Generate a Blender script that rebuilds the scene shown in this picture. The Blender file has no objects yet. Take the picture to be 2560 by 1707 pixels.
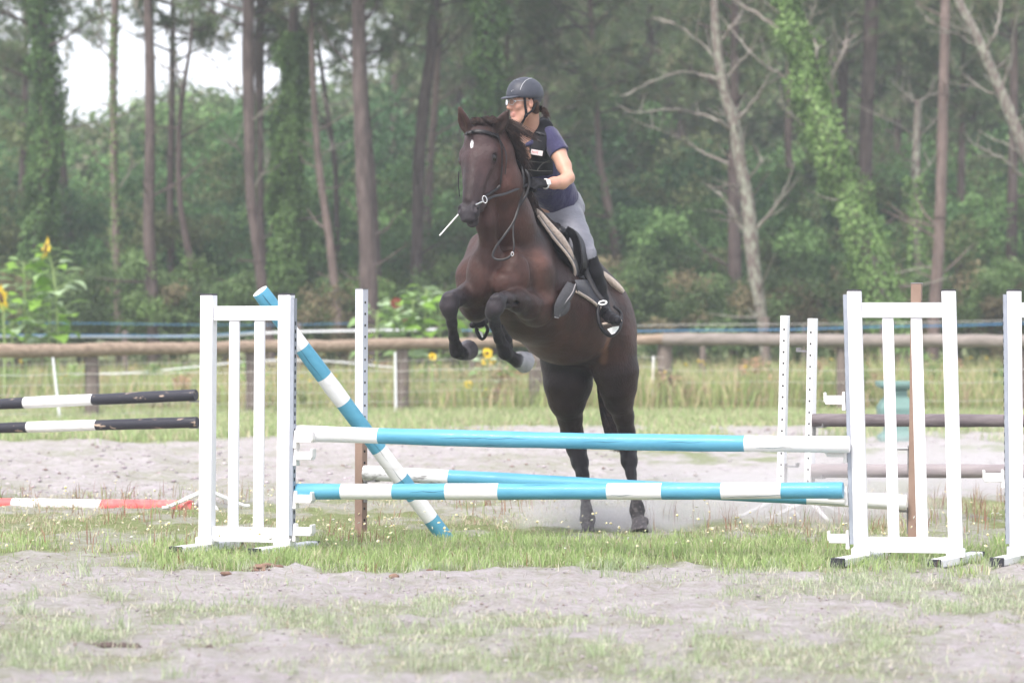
import bpy, math, random
import numpy as np
from mathutils import Vector, Matrix

random.seed(7)
RNG = np.random.default_rng(11)
C = bpy.context.scene.collection
sc = bpy.context.scene

# ------------------------------------------------------------------ camera
F = 7445.0            # focal length in pixels of the 2560-wide photograph
HOR = 800.0           # horizon row
CAMZ = 1.43
cam_d = bpy.data.cameras.new("camera")
cam = bpy.data.objects.new("camera", cam_d)
C.objects.link(cam)
cam.location = (0, 0, CAMZ)
cam.rotation_euler = (math.radians(90), 0, 0)
cam_d.sensor_width = 36.0
cam_d.lens = 36.0 * F / 2560.0
cam_d.shift_y = -(853.5 - HOR) / 2560.0
cam_d.clip_end = 6000
cam_d.clip_start = 0.1
cam_d.dof.use_dof = True
cam_d.dof.focus_distance = 18.7
cam_d.dof.aperture_fstop = 2.5
sc.camera = cam

# ------------------------------------------------------------------ sky and sun
SUN_EL, SUN_AZ = 52.0, -150.0      # azimuth measured from +Y towards +X (behind the camera, to its left)
world = bpy.data.worlds.new("World")
sc.world = world
world.use_nodes = True
wn = world.node_tree.nodes
bg = wn["Background"]
sky = wn.new("ShaderNodeTexSky")
sky.sky_type = 'NISHITA'
sky.sun_disc = False
sky.sun_elevation = math.radians(SUN_EL)
sky.sun_rotation = math.radians(SUN_AZ)
sky.air_density = 1.0
sky.dust_density = 6.0
sky.ozone_density = 0.6
# thin bright cloud spread over the blue: a noise on the sky's own direction
_tc = wn.new("ShaderNodeTexCoord"); _mp = wn.new("ShaderNodeMapping"); _mp.inputs["Scale"].default_value = (1, 1, 3)
_cn = wn.new("ShaderNodeTexNoise"); _cn.inputs["Scale"].default_value = 7; _cn.inputs["Detail"].default_value = 6; _cn.inputs["Roughness"].default_value = 0.6
_cr = wn.new("ShaderNodeValToRGB"); _cr.color_ramp.elements[0].position = 0.3; _cr.color_ramp.elements[1].position = 0.62
_cr.color_ramp.elements[0].color = (0.55, 0.55, 0.55, 1); _cr.color_ramp.elements[1].color = (0.97, 0.97, 0.97, 1)
_mx = wn.new("ShaderNodeMix"); _mx.data_type = 'RGBA'; _mx.inputs[7].default_value = (4.1, 4.2, 4.55, 1)
_L = world.node_tree.links
_L.new(_tc.outputs["Generated"], _mp.inputs[0]); _L.new(_mp.outputs[0], _cn.inputs["Vector"]); _L.new(_cn.outputs[0], _cr.inputs[0])
_L.new(_cr.outputs[0], _mx.inputs[0]); _L.new(sky.outputs[0], _mx.inputs[6]); _L.new(_mx.outputs[2], bg.inputs[0])
bg.inputs[1].default_value = 0.15

sun_d = bpy.data.lights.new("sun", 'SUN')
sun_d.energy = 1.5
sun_d.angle = math.radians(12)
sun_d.color = (1.0, 0.955, 0.91)
sun = bpy.data.objects.new("sun", sun_d)
C.objects.link(sun)
_el, _az = math.radians(SUN_EL), math.radians(SUN_AZ)
_dir = Vector((math.sin(_az) * math.cos(_el), math.cos(_az) * math.cos(_el), math.sin(_el)))
sun.rotation_euler = _dir.to_track_quat('Z', 'Y').to_euler()
sun.location = (-20, -30, 40)

sc.view_settings.view_transform = 'Standard'
sc.view_settings.look = 'None'
sc.view_settings.gamma = 1.0
sc.view_settings.exposure = 1.43
sc.cycles.max_bounces = 6
sc.cycles.transparent_max_bounces = 8
sc.cycles.volume_bounces = 1
sc.cycles.use_adaptive_sampling = True
try:
    sc.cycles.use_denoising = True
except Exception:
    pass

# ------------------------------------------------------------------ helpers
def P(u, v, y):
    return Vector(((u - 1280.0) / F * y, y, CAMZ - (v - HOR) / F * y))

def W(px, y):
    return px * y / F

def tag(o, label=None, cat=None, group=None, kind=None):
    if label: o["label"] = label
    if cat: o["category"] = cat
    if group: o["group"] = group
    if kind: o["kind"] = kind
    return o

def thing(name, label, cat, loc=(0, 0, 0), group=None):
    o = bpy.data.objects.new(name, None)
    o.empty_display_size = 0.1
    C.objects.link(o)
    o.location = loc
    tag(o, label, cat, group)
    return o

def link(name, me, parent=None):
    o = bpy.data.objects.new(name, me)
    C.objects.link(o)
    if parent is not None:
        o.parent = parent
        # geometry is written in world space; parents here are empties with a plain translation
        o.matrix_parent_inverse = Matrix.Identity(4)
        t = Vector((0, 0, 0))
        q = parent
        while q is not None:
            t += Vector(q.location)
            q = q.parent
        o.location = -t
    return o

def new_mesh(name, V, Fa, mats, midx=None, smooth=False, col=None):
    """V (n,3) array, Fa (m,k) array or list of lists."""
    me = bpy.data.meshes.new(name)
    V = np.asarray(V, dtype=np.float32)
    if isinstance(Fa, np.ndarray) and Fa.ndim == 2:
        m, k = Fa.shape
        me.vertices.add(len(V))
        me.vertices.foreach_set("co", V.ravel())
        me.loops.add(m * k)
        me.loops.foreach_set("vertex_index", Fa.astype(np.int32).ravel())
        me.polygons.add(m)
        me.polygons.foreach_set("loop_start", np.arange(0, m * k, k, dtype=np.int32))
        me.polygons.foreach_set("loop_total", np.full(m, k, dtype=np.int32))
        me.update(calc_edges=True)
        me.validate()
    else:
        me.from_pydata([tuple(map(float, v)) for v in V], [], [tuple(map(int, f)) for f in Fa])
        me.update()
    if not isinstance(mats, (list, tuple)):
        mats = [mats]
    for mm in mats:
        me.materials.append(mm)
    if midx is not None:
        me.polygons.foreach_set("material_index", np.asarray(midx, dtype=np.int32))
    if smooth:
        me.polygons.foreach_set("use_smooth", np.ones(len(me.polygons), dtype=bool))
    if col is not None:
        a = me.color_attributes.new("tint", 'FLOAT_COLOR', 'POINT')
        c4 = np.ones((len(V), 4), dtype=np.float32)
        c4[:, :3] = col
        a.data.foreach_set("color", c4.ravel())
    return me

class MB:
    """collects shapes, each face with a material index, and links ONE mesh object"""
    def __init__(s):
        s.v = []; s.f = []; s.m = []
    def add(s, V, Fs, mi=0):
        n = len(s.v)
        s.v.extend([tuple(map(float, q)) for q in V])
        for f in Fs:
            s.f.append([int(i) + n for i in f])
            s.m.append(mi)
    def box(s, c, sz, ax=None, mi=0, taper=1.0):
        """c centre, sz full sizes, ax = 3 axis vectors; taper scales the top face"""
        c = Vector(c)
        if ax is None:
            ax = (Vector((1, 0, 0)), Vector((0, 1, 0)), Vector((0, 0, 1)))
        x, y, z = [Vector(a) * (d / 2) for a, d in zip(ax, sz)]
        V = []
        for k, t in ((-1, 1.0), (1, taper)):
            for i, j in ((-1, -1), (1, -1), (1, 1), (-1, 1)):
                V.append(c + x * i * t + y * j * t + z * k)
        s.add(V, [(3, 2, 1, 0), (4, 5, 6, 7), (0, 1, 5, 4), (1, 2, 6, 5), (2, 3, 7, 6), (3, 0, 4, 7)], mi)
    def tube(s, pts, rad, n=10, mi=0, caps=True, capmi=None, bands=None, flat=None):
        """rad: number or list. bands: material index per segment. flat=(vector, factor) squashes the section along vector"""
        pts = [Vector(p) for p in pts]
        if not hasattr(rad, '__len__'):
            rad = [rad] * len(pts)
        base = len(s.v)
        up = None
        V = []
        for i, p in enumerate(pts):
            t = (pts[min(i + 1, len(pts) - 1)] - pts[max(i - 1, 0)])
            if t.length < 1e-9: t = Vector((0, 0, 1))
            t.normalize()
            if up is None:
                up = Vector((0, 0, 1)) if abs(t.z) < 0.9 else Vector((0, 1, 0))
            a = t.cross(up)
            if a.length < 1e-6: a = t.cross(Vector((1, 0, 0)))
            a.normalize()
            b = a.cross(t); b.normalize()
            up = b
            for k in range(n):
                th = 2 * math.pi * k / n
                d = (a * math.cos(th) + b * math.sin(th)) * rad[i]
                if flat is not None:
                    fv = Vector(flat[0]).normalized()
                    d = d - fv * d.dot(fv) * (1 - flat[1])
                V.append(p + d)
        s.v.extend([tuple(q) for q in V])
        for i in range(len(pts) - 1):
            m_ = mi if bands is None else bands[i]
            for k in range(n):
                k2 = (k + 1) % n
                s.f.append([base + i * n + k, base + i * n + k2, base + (i + 1) * n + k2, base + (i + 1) * n + k])
                s.m.append(m_)
        if caps:
            cm = capmi if capmi is not None else mi
            s.f.append([base + k for k in range(n)][::-1]); s.m.append(cm if capmi is not None else (mi if bands is None else bands[0]))
            s.f.append([base + (len(pts) - 1) * n + k for k in range(n)]); s.m.append(cm if capmi is not None else (mi if bands is None else bands[-1]))
    def ball(s, c, r, ax=None, nu=12, nv=8, mi=0):
        c = Vector(c)
        if not hasattr(r, '__len__'): r = (r, r, r)
        if ax is None: ax = (Vector((1, 0, 0)), Vector((0, 1, 0)), Vector((0, 0, 1)))
        V = []; Fs = []
        for j in range(nv + 1):
            ph = math.pi * j / nv
            for i in range(nu):
                th = 2 * math.pi * i / nu
                V.append(c + Vector(ax[0]) * (r[0] * math.sin(ph) * math.cos(th)) + Vector(ax[1]) * (r[1] * math.sin(ph) * math.sin(th)) + Vector(ax[2]) * (r[2] * math.cos(ph)))
        for j in range(nv):
            for i in range(nu):
                Fs.append((j * nu + i, (j + 1) * nu + i, (j + 1) * nu + (i + 1) % nu, j * nu + (i + 1) % nu))
        s.add(V, Fs, mi)
    def build(s, name, mats, parent=None, smooth=False, bevel=0.0):
        me = new_mesh(name, np.array(s.v), s.f, mats, s.m, smooth)
        o = link(name, me, parent)
        if smooth:
            try:
                me.set_sharp_from_angle(angle=math.radians(50))
            except Exception:
                pass
        if bevel:
            b = o.modifiers.new("bevel", 'BEVEL'); b.width = bevel; b.segments = 2; b.limit_method = 'ANGLE'
        return o

def rot2(d, a):
    c, s_ = math.cos(a), math.sin(a)
    return Vector((d[0] * c - d[1] * s_, d[0] * s_ + d[1] * c, d[2]))

def spline(pts, n=6):
    """Catmull-Rom through the points"""
    pts = [Vector(p) for p in pts]
    out = []
    q = [pts[0] * 2 - pts[1]] + pts + [pts[-1] * 2 - pts[-2]]
    for i in range(1, len(q) - 2):
        for k in range(n):
            t = k / n
            a, b, c, d = q[i - 1], q[i], q[i + 1], q[i + 2]
            out.append(0.5 * ((2 * b) + (c - a) * t + (2 * a - 5 * b + 4 * c - d) * t * t + (3 * b - a - 3 * c + d) * t ** 3))
    out.append(pts[-1])
    return out

def lerp_list(r, n, m):
    """resample radii r (len m) to n values"""
    return list(np.interp(np.linspace(0, m - 1, n), np.arange(m), r))

# ------------------------------------------------------------------ materials
def mat(name, col, rough=0.7, spec=0.3, var=0.0, scale=8.0, bump=0.0, bscale=None, metal=0.0, col2=None, thr=None,
        tint=False, sheen=0.0, stretch=(1, 1, 1), bdist=0.01, coat=0.0, trans=0.0, detail=6):
    m = bpy.data.materials.new(name); m.use_nodes = True
    nt = m.node_tree; N = nt.nodes; L = nt.links
    b = N["Principled BSDF"]
    b.inputs["Roughness"].default_value = rough
    b.inputs["Specular IOR Level"].default_value = spec
    b.inputs["Metallic"].default_value = metal
    if sheen: b.inputs["Sheen Weight"].default_value = sheen
    if coat: b.inputs["Coat Weight"].default_value = coat
    col = tuple(col) + (1,)
    src = None
    geo = N.new("ShaderNodeTexCoord")
    mp = N.new("ShaderNodeMapping"); mp.inputs["Scale"].default_value = stretch
    L.new(geo.outputs["Object"], mp.inputs["Vector"])
    if var > 0 or col2 is not None:
        nz = N.new("ShaderNodeTexNoise"); nz.inputs["Scale"].default_value = scale; nz.inputs["Detail"].default_value = detail
        nz.inputs["Roughness"].default_value = 0.65
        L.new(mp.outputs[0], nz.inputs["Vector"])
        cr = N.new("ShaderNodeValToRGB")
        if thr is None: thr = (0.3, 0.7)
        cr.color_ramp.elements[0].position = thr[0]; cr.color_ramp.elements[1].position = thr[1]
        if col2 is None:
            c1 = tuple(x * (1 - var) for x in col[:3]) + (1,); c2 = tuple(min(1, x * (1 + var)) for x in col[:3]) + (1,)
        else:
            c1, c2 = col, tuple(col2) + (1,)
        cr.color_ramp.elements[0].color = c1; cr.color_ramp.elements[1].color = c2
        L.new(nz.outputs[0], cr.inputs[0])
        src = cr.outputs[0]
    else:
        rgb = N.new("ShaderNodeRGB"); rgb.outputs[0].default_value = col
        src = rgb.outputs[0]
    if tint:
        at = N.new("ShaderNodeAttribute"); at.attribute_name = "tint"
        mx = N.new("ShaderNodeMix"); mx.data_type = 'RGBA'; mx.blend_type = 'MULTIPLY'; mx.inputs[0].default_value = 1.0
        L.new(src, mx.inputs[6]); L.new(at.outputs["Color"], mx.inputs[7])
        src = mx.outputs[2]
    L.new(src, b.inputs["Base Color"])
    if bump > 0:
        n2 = N.new("ShaderNodeTexNoise"); n2.inputs["Scale"].default_value = bscale or scale * 2; n2.inputs["Detail"].default_value = 8
        L.new(mp.outputs[0], n2.inputs["Vector"])
        bp = N.new("ShaderNodeBump"); bp.inputs["Strength"].default_value = bump; bp.inputs["Distance"].default_value = bdist
        L.new(n2.outputs[0], bp.inputs["Height"]); L.new(bp.outputs[0], b.inputs["Normal"])
    if trans > 0:
        tr = N.new("ShaderNodeBsdfTranslucent"); ms = N.new("ShaderNodeMixShader"); ms.inputs[0].default_value = trans
        L.new(src, tr.inputs[0]); L.new(b.outputs[0], ms.inputs[1]); L.new(tr.outputs[0], ms.inputs[2])
        L.new(ms.outputs[0], N["Material Output"].inputs[0])
    return m

# 2-D value noise in numpy, for clods, grass patches and the like
_tab = np.random.default_rng(3).random((256, 256)).astype(np.float32)
def vnoise(x, y):
    xi = np.floor(x).astype(int); yi = np.floor(y).astype(int)
    fx = x - xi; fy = y - yi
    fx = fx * fx * (3 - 2 * fx); fy = fy * fy * (3 - 2 * fy)
    a = _tab[xi & 255, yi & 255]; b = _tab[(xi + 1) & 255, yi & 255]
    c = _tab[xi & 255, (yi + 1) & 255]; d = _tab[(xi + 1) & 255, (yi + 1) & 255]
    return (a * (1 - fx) + b * fx) * (1 - fy) + (c * (1 - fx) + d * fx) * fy
def fbm(x, y, o=4):
    s_ = 0; a = 0.5; t = 0
    for i in range(o):
        s_ = s_ + a * vnoise(x * 2 ** i + 17.3 * i, y * 2 ** i + 5.1 * i); t += a; a *= 0.5
    return s_ / t
def sstep(a, b, x):
    t = np.clip((x - a) / (b - a), 0, 1)
    return t * t * (3 - 2 * t)
# ================================================================== GROUND
def ucol(x, y):           # photograph column of a ground point (only used to follow where the real grass grows)
    return 1280 + x / np.maximum(y, 1) * F

def grassiness(x, y):
    """0 bare sand .. 1 full turf, at ground point x, y (metres)"""
    n1 = fbm(x * 0.9 + 3, y * 0.55 + 9, 4)
    n2 = fbm(x * 3.1 + 50, y * 1.7 + 20, 3)
    # foreground: sand with loose tufts
    g = 0.62 * sstep(0.46, 0.62, n1 * 0.6 + n2 * 0.4) * sstep(12.0, 13.0, y + n1)
    g = g * (1 - 0.75 * sstep(15.2, 15.9, y + 1.2 * (n1 - 0.5)) * (1 - sstep(0.2, 2.6, x)))        # bare patch at the left
    # green strip that the jump stands in
    left_end = -2.35 + 0.6 * (n2 - 0.5)
    strip = sstep(16.85, 17.35, y + 1.2 * (n2 - 0.5)) * (1 - sstep(18.3, 19.1, y + 1.3 * (n1 - 0.5)))
    strip = strip * (0.55 + 0.45 * sstep(0.35, 0.6, n2)) * (0.12 + 0.88 * sstep(left_end - 0.2, left_end + 0.4, x))
    # dry thin turf between strip and track
    dry = sstep(17.6, 18.6, y) * (1 - sstep(21.8, 24.6, y + 3.5 * (n1 - 0.5))) * (0.22 + 0.42 * sstep(0.4, 0.62, n2))
    # turf by the log fence
    far_edge = 35.5 + 5.0 * sstep(-4, 0.5, x) + 2.0 * (n1 - 0.5)
    far = sstep(-0.4, 0.5, y - far_edge)
    return np.clip(np.maximum.reduce([g, strip, dry, far]), 0, 1)

xs = np.concatenate([-np.geomspace(700, 9.2, 26), np.arange(-9, 9.01, 0.055), np.geomspace(9.2, 700, 26)])
ys = np.concatenate([-np.geomspace(60, 2, 8), np.arange(0, 10, 1.0), np.arange(10, 26, 0.05), np.arange(26, 48, 0.11), np.geomspace(48.3, 900, 36)])
GX, GY = np.meshgrid(xs, ys, indexing='ij')
gr = grassiness(GX, GY)
near = (np.abs(GX) < 9.1) & (GY > 10) & (GY < 48)
rough = 0.034 * (fbm(GX * 3.0, GY * 3.0, 4) - 0.5) + 0.016 * (vnoise(GX * 14, GY * 11) - 0.5) + 0.045 * np.maximum(0, fbm(GX * 6 + 5, GY * 4 + 2, 3) - 0.52) * 2
# hoof prints: small round dents with a raised rim
_hp = np.random.default_rng(21)
for _ in range(420):
    px_, py_ = _hp.uniform(-6.5, 6.5), _hp.choice([_hp.uniform(11.5, 17.3), _hp.uniform(11.5, 17.3), _hp.uniform(24, 38)])
    i0, i1 = np.searchsorted(xs, [px_ - 0.25, px_ + 0.25]); j0, j1 = np.searchsorted(ys, [py_ - 0.25, py_ + 0.25])
    dd = np.hypot(GX[i0:i1, j0:j1] - px_, (GY[i0:i1, j0:j1] - py_)) / _hp.uniform(0.055, 0.085)
    rough[i0:i1, j0:j1] += _hp.uniform(0.5, 1.0) * (-0.030 * np.exp(-dd ** 2) + 0.020 * np.exp(-((dd - 1.5) / 0.45) ** 2))
track = sstep(23.5, 26, GY) * (1 - sstep(36, 41, GY))
rough = rough + track * 0.09 * (fbm(GX * 2.2 + 8, GY * 1.5, 4) - 0.5)
GZ = np.where(near, rough * (1 - 0.4 * gr), 0.0)
edge = sstep(10, 11, GY) * (1 - sstep(46, 48, GY)) * (1 - sstep(8.5, 9.0, np.abs(GX)))
GZ = GZ * edge
nx, ny = GX.shape
idx = np.arange(nx * ny).reshape(nx, ny)
quads = np.stack([idx[:-1, :-1], idx[1:, :-1], idx[1:, 1:], idx[:-1, 1:]], -1).reshape(-1, 4)
def ground_z(x, y):
    """height of the sheet at a point (nearest grid vertex)"""
    i = np.clip(np.searchsorted(xs, x), 0, nx - 1); j = np.clip(np.searchsorted(ys, y), 0, ny - 1)
    return GZ[i, j]

def ground_material():
    m = bpy.data.materials.new("sandy_ground"); m.use_nodes = True
    N = m.node_tree.nodes; L = m.node_tree.links; b = N["Principled BSDF"]
    b.inputs["Roughness"].default_value = 0.95; b.inputs["Specular IOR Level"].default_value = 0.15
    tc = N.new("ShaderNodeTexCoord")
    def noise(sc_, det=8, ro=0.65, st=(1, 1, 1)):
        mp = N.new("ShaderNodeMapping"); mp.inputs["Scale"].default_value = st
        n = N.new("ShaderNodeTexNoise"); n.inputs["Scale"].default_value = sc_; n.inputs["Detail"].default_value = det; n.inputs["Roughness"].default_value = ro
        L.new(tc.outputs["Object"], mp.inputs["Vector"]); L.new(mp.outputs[0], n.inputs["Vector"]); return n.outputs[0]
    def ramp(src, p, c):
        r = N.new("ShaderNodeValToRGB")
        while len(r.color_ramp.elements) < len(p): r.color_ramp.elements.new(0.5)
        for e, pp, cc in zip(r.color_ramp.elements, p, c): e.position = pp; e.color = tuple(cc) + (1,)
        L.new(src, r.inputs[0]); return r.outputs[0]
    def mix(fac, a, c, mode='MIX'):
        x = N.new("ShaderNodeMix"); x.data_type = 'RGBA'; x.blend_type = mode
        if isinstance(fac, float): x.inputs[0].default_value = fac
        else: L.new(fac, x.inputs[0])
        L.new(a, x.inputs[6]); L.new(c, x.inputs[7]); return x.outputs[2]
    sand = ramp(noise(2.2), (0.25, 0.5, 0.75), ((0.395, 0.35, 0.37), (0.49, 0.45, 0.475), (0.57, 0.535, 0.56)))
    speck = ramp(noise(38, 4, 0.8), (0.32, 0.42, 0.62), ((0.60, 0.55, 0.53), (0.92, 0.90, 0.89), (1.04, 1.04, 1.04)))
    sand = mix(1.0, sand, speck, 'MULTIPLY')
    brown = ramp(noise(5.5, 6, 0.7, (1, 0.6, 1)), (0.56, 0.68), ((0, 0, 0), (1, 1, 1)))
    rgb = N.new("ShaderNodeRGB"); rgb.outputs[0].default_value = (0.29, 0.225, 0.225, 1)
    fb = N.new("ShaderNodeMath"); fb.operation = 'MULTIPLY'; fb.inputs[1].default_value = 0.55; L.new(brown, fb.inputs[0])
    sand = mix(fb.outputs[0], sand, rgb.outputs[0])
    turf = ramp(noise(14, 8, 0.75), (0.3, 0.5, 0.7), ((0.16, 0.15, 0.07), (0.20, 0.24, 0.095), (0.33, 0.33, 0.20)))
    at = N.new("ShaderNodeAttribute"); at.attribute_name = "tint"
    sep = N.new("ShaderNodeSeparateColor"); L.new(at.outputs["Color"], sep.inputs[0])
    ad = N.new("ShaderNodeMath"); ad.operation = 'MULTIPLY_ADD'; ad.inputs[1].default_value = 1.6; ad.inputs[2].default_value = -0.62
    nn = noise(9, 6, 0.7); a2 = N.new("ShaderNodeMath"); a2.operation = 'ADD'; L.new(sep.outputs[0], a2.inputs[0]); L.new(nn, a2.inputs[1])
    L.new(a2.outputs[0], ad.inputs[0]); ad.use_clamp = True
    colr = mix(ad.outputs[0], sand, turf)
    L.new(colr, b.inputs["Base Color"])
    bp = N.new("ShaderNodeBump"); bp.inputs["Strength"].default_value = 1.0; bp.inputs["Distance"].default_value = 0.028
    L.new(noise(30, 8, 0.8), bp.inputs["Height"]); L.new(bp.outputs[0], b.inputs["Normal"])
    return m
gr_s = gr * (0.45 + 0.55 * sstep(16.5, 17.5, GY))      # in the foreground sand shows between the blades
gm = new_mesh("ground", np.stack([GX, GY, GZ], -1).reshape(-1, 3), quads, ground_material(), smooth=True,
              col=np.repeat(gr_s.reshape(-1, 1), 3, 1))
tag(link("ground", gm), kind="structure")

# ------------------------------------------------------------------ grass blades
M_GRASS = mat("grass_blade", (1, 1, 1), rough=0.6, spec=0.25, tint=True, trans=0.35)
def blades(name, label, cat, x, y, h, w, cols, lean=0.35, z0=None, tuft=1, spread=0.03, kind="stuff"):
    """x, y tuft roots; h, w arrays or numbers; cols list of (weight, rgb)"""
    n0 = len(x)
    x = np.repeat(x, tuft) + RNG.normal(0, spread, n0 * tuft) * (tuft > 1)
    y = np.repeat(y, tuft) + RNG.normal(0, spread, n0 * tuft) * (tuft > 1)
    n = len(x)
    h = (np.repeat(h, tuft) if hasattr(h, '__len__') else np.full(n, h)) * RNG.uniform(0.5, 1.25, n)
    w = (np.repeat(w, tuft) if hasattr(w, '__len__') else np.full(n, w)) * RNG.uniform(0.7, 1.3, n)
    z = ground_z(x, y) - 0.004 if z0 is None else np.full(n, z0)
    a = RNG.uniform(0, 2 * np.pi, n); l = RNG.gamma(2.0, lean / 2, n) * h
    fx, fy = np.cos(a), np.sin(a)
    b = RNG.uniform(0, 2 * np.pi, n)
    wx, wy = np.cos(b) * w / 2, np.sin(b) * w / 2
    drop = np.clip(l / h, 0, 1.2)
    top = h * (1 - 0.35 * drop)
    Vv = np.empty((n, 5, 3), np.float32)
    Vv[:, 0] = np.stack([x - wx, y - wy, z], -1); Vv[:, 1] = np.stack([x + wx, y + wy, z], -1)
    mx, my, mz = x + fx * l * 0.3, y + fy * l * 0.3, z + h * 0.55
    Vv[:, 2] = np.stack([mx - wx * 0.8, my - wy * 0.8, mz], -1); Vv[:, 3] = np.stack([mx + wx * 0.8, my + wy * 0.8, mz], -1)
    Vv[:, 4] = np.stack([x + fx * l, y + fy * l, z + top], -1)
    i = np.arange(n)[:, None] * 5
    tri = np.concatenate([i + np.array([[0, 1, 3]]), i + np.array([[0, 3, 2]]), i + np.array([[2, 3, 4]])], 0)
    wts = np.array([c[0] for c in cols], float); wts /= wts.sum()
    pick = RNG.choice(len(cols), n, p=wts)
    base = np.array([c[1] for c in cols])[pick] * RNG.uniform(0.75, 1.25, (n, 1))
    colr = np.repeat(base[:, None, :], 5, 1).reshape(-1, 3)
    me = new_mesh(name, Vv.reshape(-1, 3), tri, M_GRASS, col=colr)
    return tag(link(name, me), label, cat, kind=kind)

def scatter(n, x0, x1, y0, y1, dens):
    """n tries, thinned by dens(x, y) in 0..1; the strip widens with distance like the view"""
    y = RNG.uniform(y0, y1, n); x = RNG.uniform(x0, x1, n)
    k = RNG.random(n) < dens(x, y)
    return x[k], y[k]

FRESH = [(5, (0.34, 0.45, 0.18)), (3, (0.42, 0.52, 0.24)), (2, (0.27, 0.38, 0.13)), (2.2, (0.53, 0.50, 0.34)), (.3, (0.26, 0.15, 0.09))]
DRY = [(3, (0.36, 0.43, 0.21)), (4, (0.54, 0.50, 0.36)), (2, (0.47, 0.39, 0.29)), (.6, (0.30, 0.18, 0.14))]
FORE = [(5, (0.38, 0.45, 0.28)), (3, (0.47, 0.52, 0.36)), (5, (0.58, 0.55, 0.45)), (1, (0.30, 0.38, 0.20))]
x, y = scatter(60000, -3.6, 3.6, 11.3, 17.4, lambda x, y: np.clip(grassiness(x, y) * 0.55 + 0.05, 0, 1) ** 1.2 * (0.25 + 0.75 * (vnoise(x * 9, y * 6) > 0.5)))
blades("sparse_grass", "thin sparse grass growing in the foreground sand", "grass", x, y, 0.046, 0.004, FORE, lean=0.9, tuft=5, spread=0.035)
tx, ty = scatter(480, -3.4, 3.4, 11.6, 17.2, lambda x, y: np.clip(grassiness(x, y) * 1.1 + 0.08, 0, 1))
tx = np.repeat(tx, 26) + RNG.normal(0, 0.03, len(tx) * 26); ty = np.repeat(ty, 26) + RNG.normal(0, 0.035, len(ty) * 26)
blades("grass_tufts", "taller green tufts standing up from the foreground sand", "grass", tx, ty, 0.095, 0.004, FORE[:1] + FORE[1:2] + FORE[3:], lean=0.6)
x, y = scatter(62000, -4.4, 4.6, 16.6, 19.6, lambda x, y: np.clip((grassiness(x, y) - 0.2) * 1.3, 0, 1) * (0.4 + 0.6 * (vnoise(x * 8, y * 6) > 0.4)))
blades("turf_strip", "bright green grass strip that the jump stands in", "grass", x, y, 0.085, 0.0048, FRESH, lean=0.5, tuft=2, spread=0.02)
x, y = scatter(60000, -5.2, 5.4, 18.2, 25.2, lambda x, y: np.clip(grassiness(x, y), 0, 1) * (0.1 + 0.9 * sstep(0.42, 0.62, fbm(x * 1.2, y, 3))))
blades("dry_turf", "thin dry yellowish turf behind the jump", "grass", x, y, 0.058, 0.0055, DRY, lean=0.9, tuft=2, spread=0.04)
x, y = scatter(1500, -5, 5.2, 18.6, 24.0, lambda x, y: 0.9 * sstep(0.45, 0.7, fbm(x * 0.8 + 9, y * 0.8, 3)))
blades("seed_stalks", "brown upright dock and seed stalks in the dry turf", "grass", x, y, 0.16, 0.006, [(2, (0.28, 0.14, 0.10)), (2, (0.36, 0.25, 0.16)), (1, (0.25, 0.32, 0.12))], lean=0.25, tuft=3, spread=0.03)
x, y = scatter(90000, -9, 9, 34, 46, lambda x, y: grassiness(x, y) * 0.9)
blades("fence_side_grass", "green grass band along the foot of the log fence", "grass", x, y, 0.14, 0.014, [(5, (0.34, 0.44, 0.20)), (2, (0.44, 0.49, 0.26)), (3, (0.52, 0.47, 0.32))], lean=0.6)
x, y = scatter(130000, -15, 15, 45.6, 62, lambda x, y: 0.35 + 0.65 * fbm(x * 0.7, y * 0.5, 3))
hh = 0.38 + 0.5 * fbm(x * 0.5 + 4, y * 0.4, 3) * (1 + 0.4 * sstep(0, 4, x))
blades("meadow_grass", "tall tangled green and straw coloured meadow grass beyond the log fence", "grass", x, y, hh, 0.02,
       [(5, (0.30, 0.40, 0.15)), (3, (0.45, 0.48, 0.22)), (3.6, (0.58, 0.49, 0.32)), (1, (0.44, 0.31, 0.22))], lean=0.5, z0=-0.01)

# flowers too many to count: heads of small white daisies in the strip and yellow weeds in the meadow
M_WHITE = mat("petal_white", (0.85, 0.85, 0.82), rough=0.7, tint=True, trans=0.2)
def dots(name, label, x, y, z, r, colr, cat="wild flowers"):
    n = len(x)
    k = 6
    a = np.arange(k) / k * 2 * np.pi
    nrm = RNG.normal(0, 1, (n, 3)); nrm[:, 2] = np.abs(nrm[:, 2]) + 0.4; nrm[:, 1] -= 0.5
    nrm /= np.linalg.norm(nrm, axis=1, keepdims=True)
    t1 = np.cross(nrm, np.array([[0.3, 0.1, 1.0]])); t1 /= np.linalg.norm(t1, axis=1, keepdims=True)
    t2 = np.cross(nrm, t1)
    c = np.stack([x, y, z], -1)
    ring = c[:, None] + r * RNG.uniform(0.6, 1.2, (n, 1, 1)) * (t1[:, None] * np.cos(a)[None, :, None] + t2[:, None] * np.sin(a)[None, :, None])
    cen = c + nrm * r * 0.35
    base = c - nrm * r * 0.3
    V_ = np.concatenate([ring, cen[:, None], base[:, None]], 1)
    i = np.arange(n)[:, None] * (k + 2)
    tr = [i + np.array([[q, (q + 1) % k, k]]) for q in range(k)] + [i + np.array([[(q + 1) % k, q, k + 1]]) for q in range(k)]
    cc = np.tile(np.array(colr[0]), (n, k + 2, 1)).astype(float)
    cc[:, k] = colr[1]
    # stems
    me = new_mesh(name, V_.reshape(-1, 3), np.concatenate(tr, 0), M_WHITE, col=cc.reshape(-1, 3))
    return tag(link(name, me), label, cat, kind="stuff")
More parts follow.
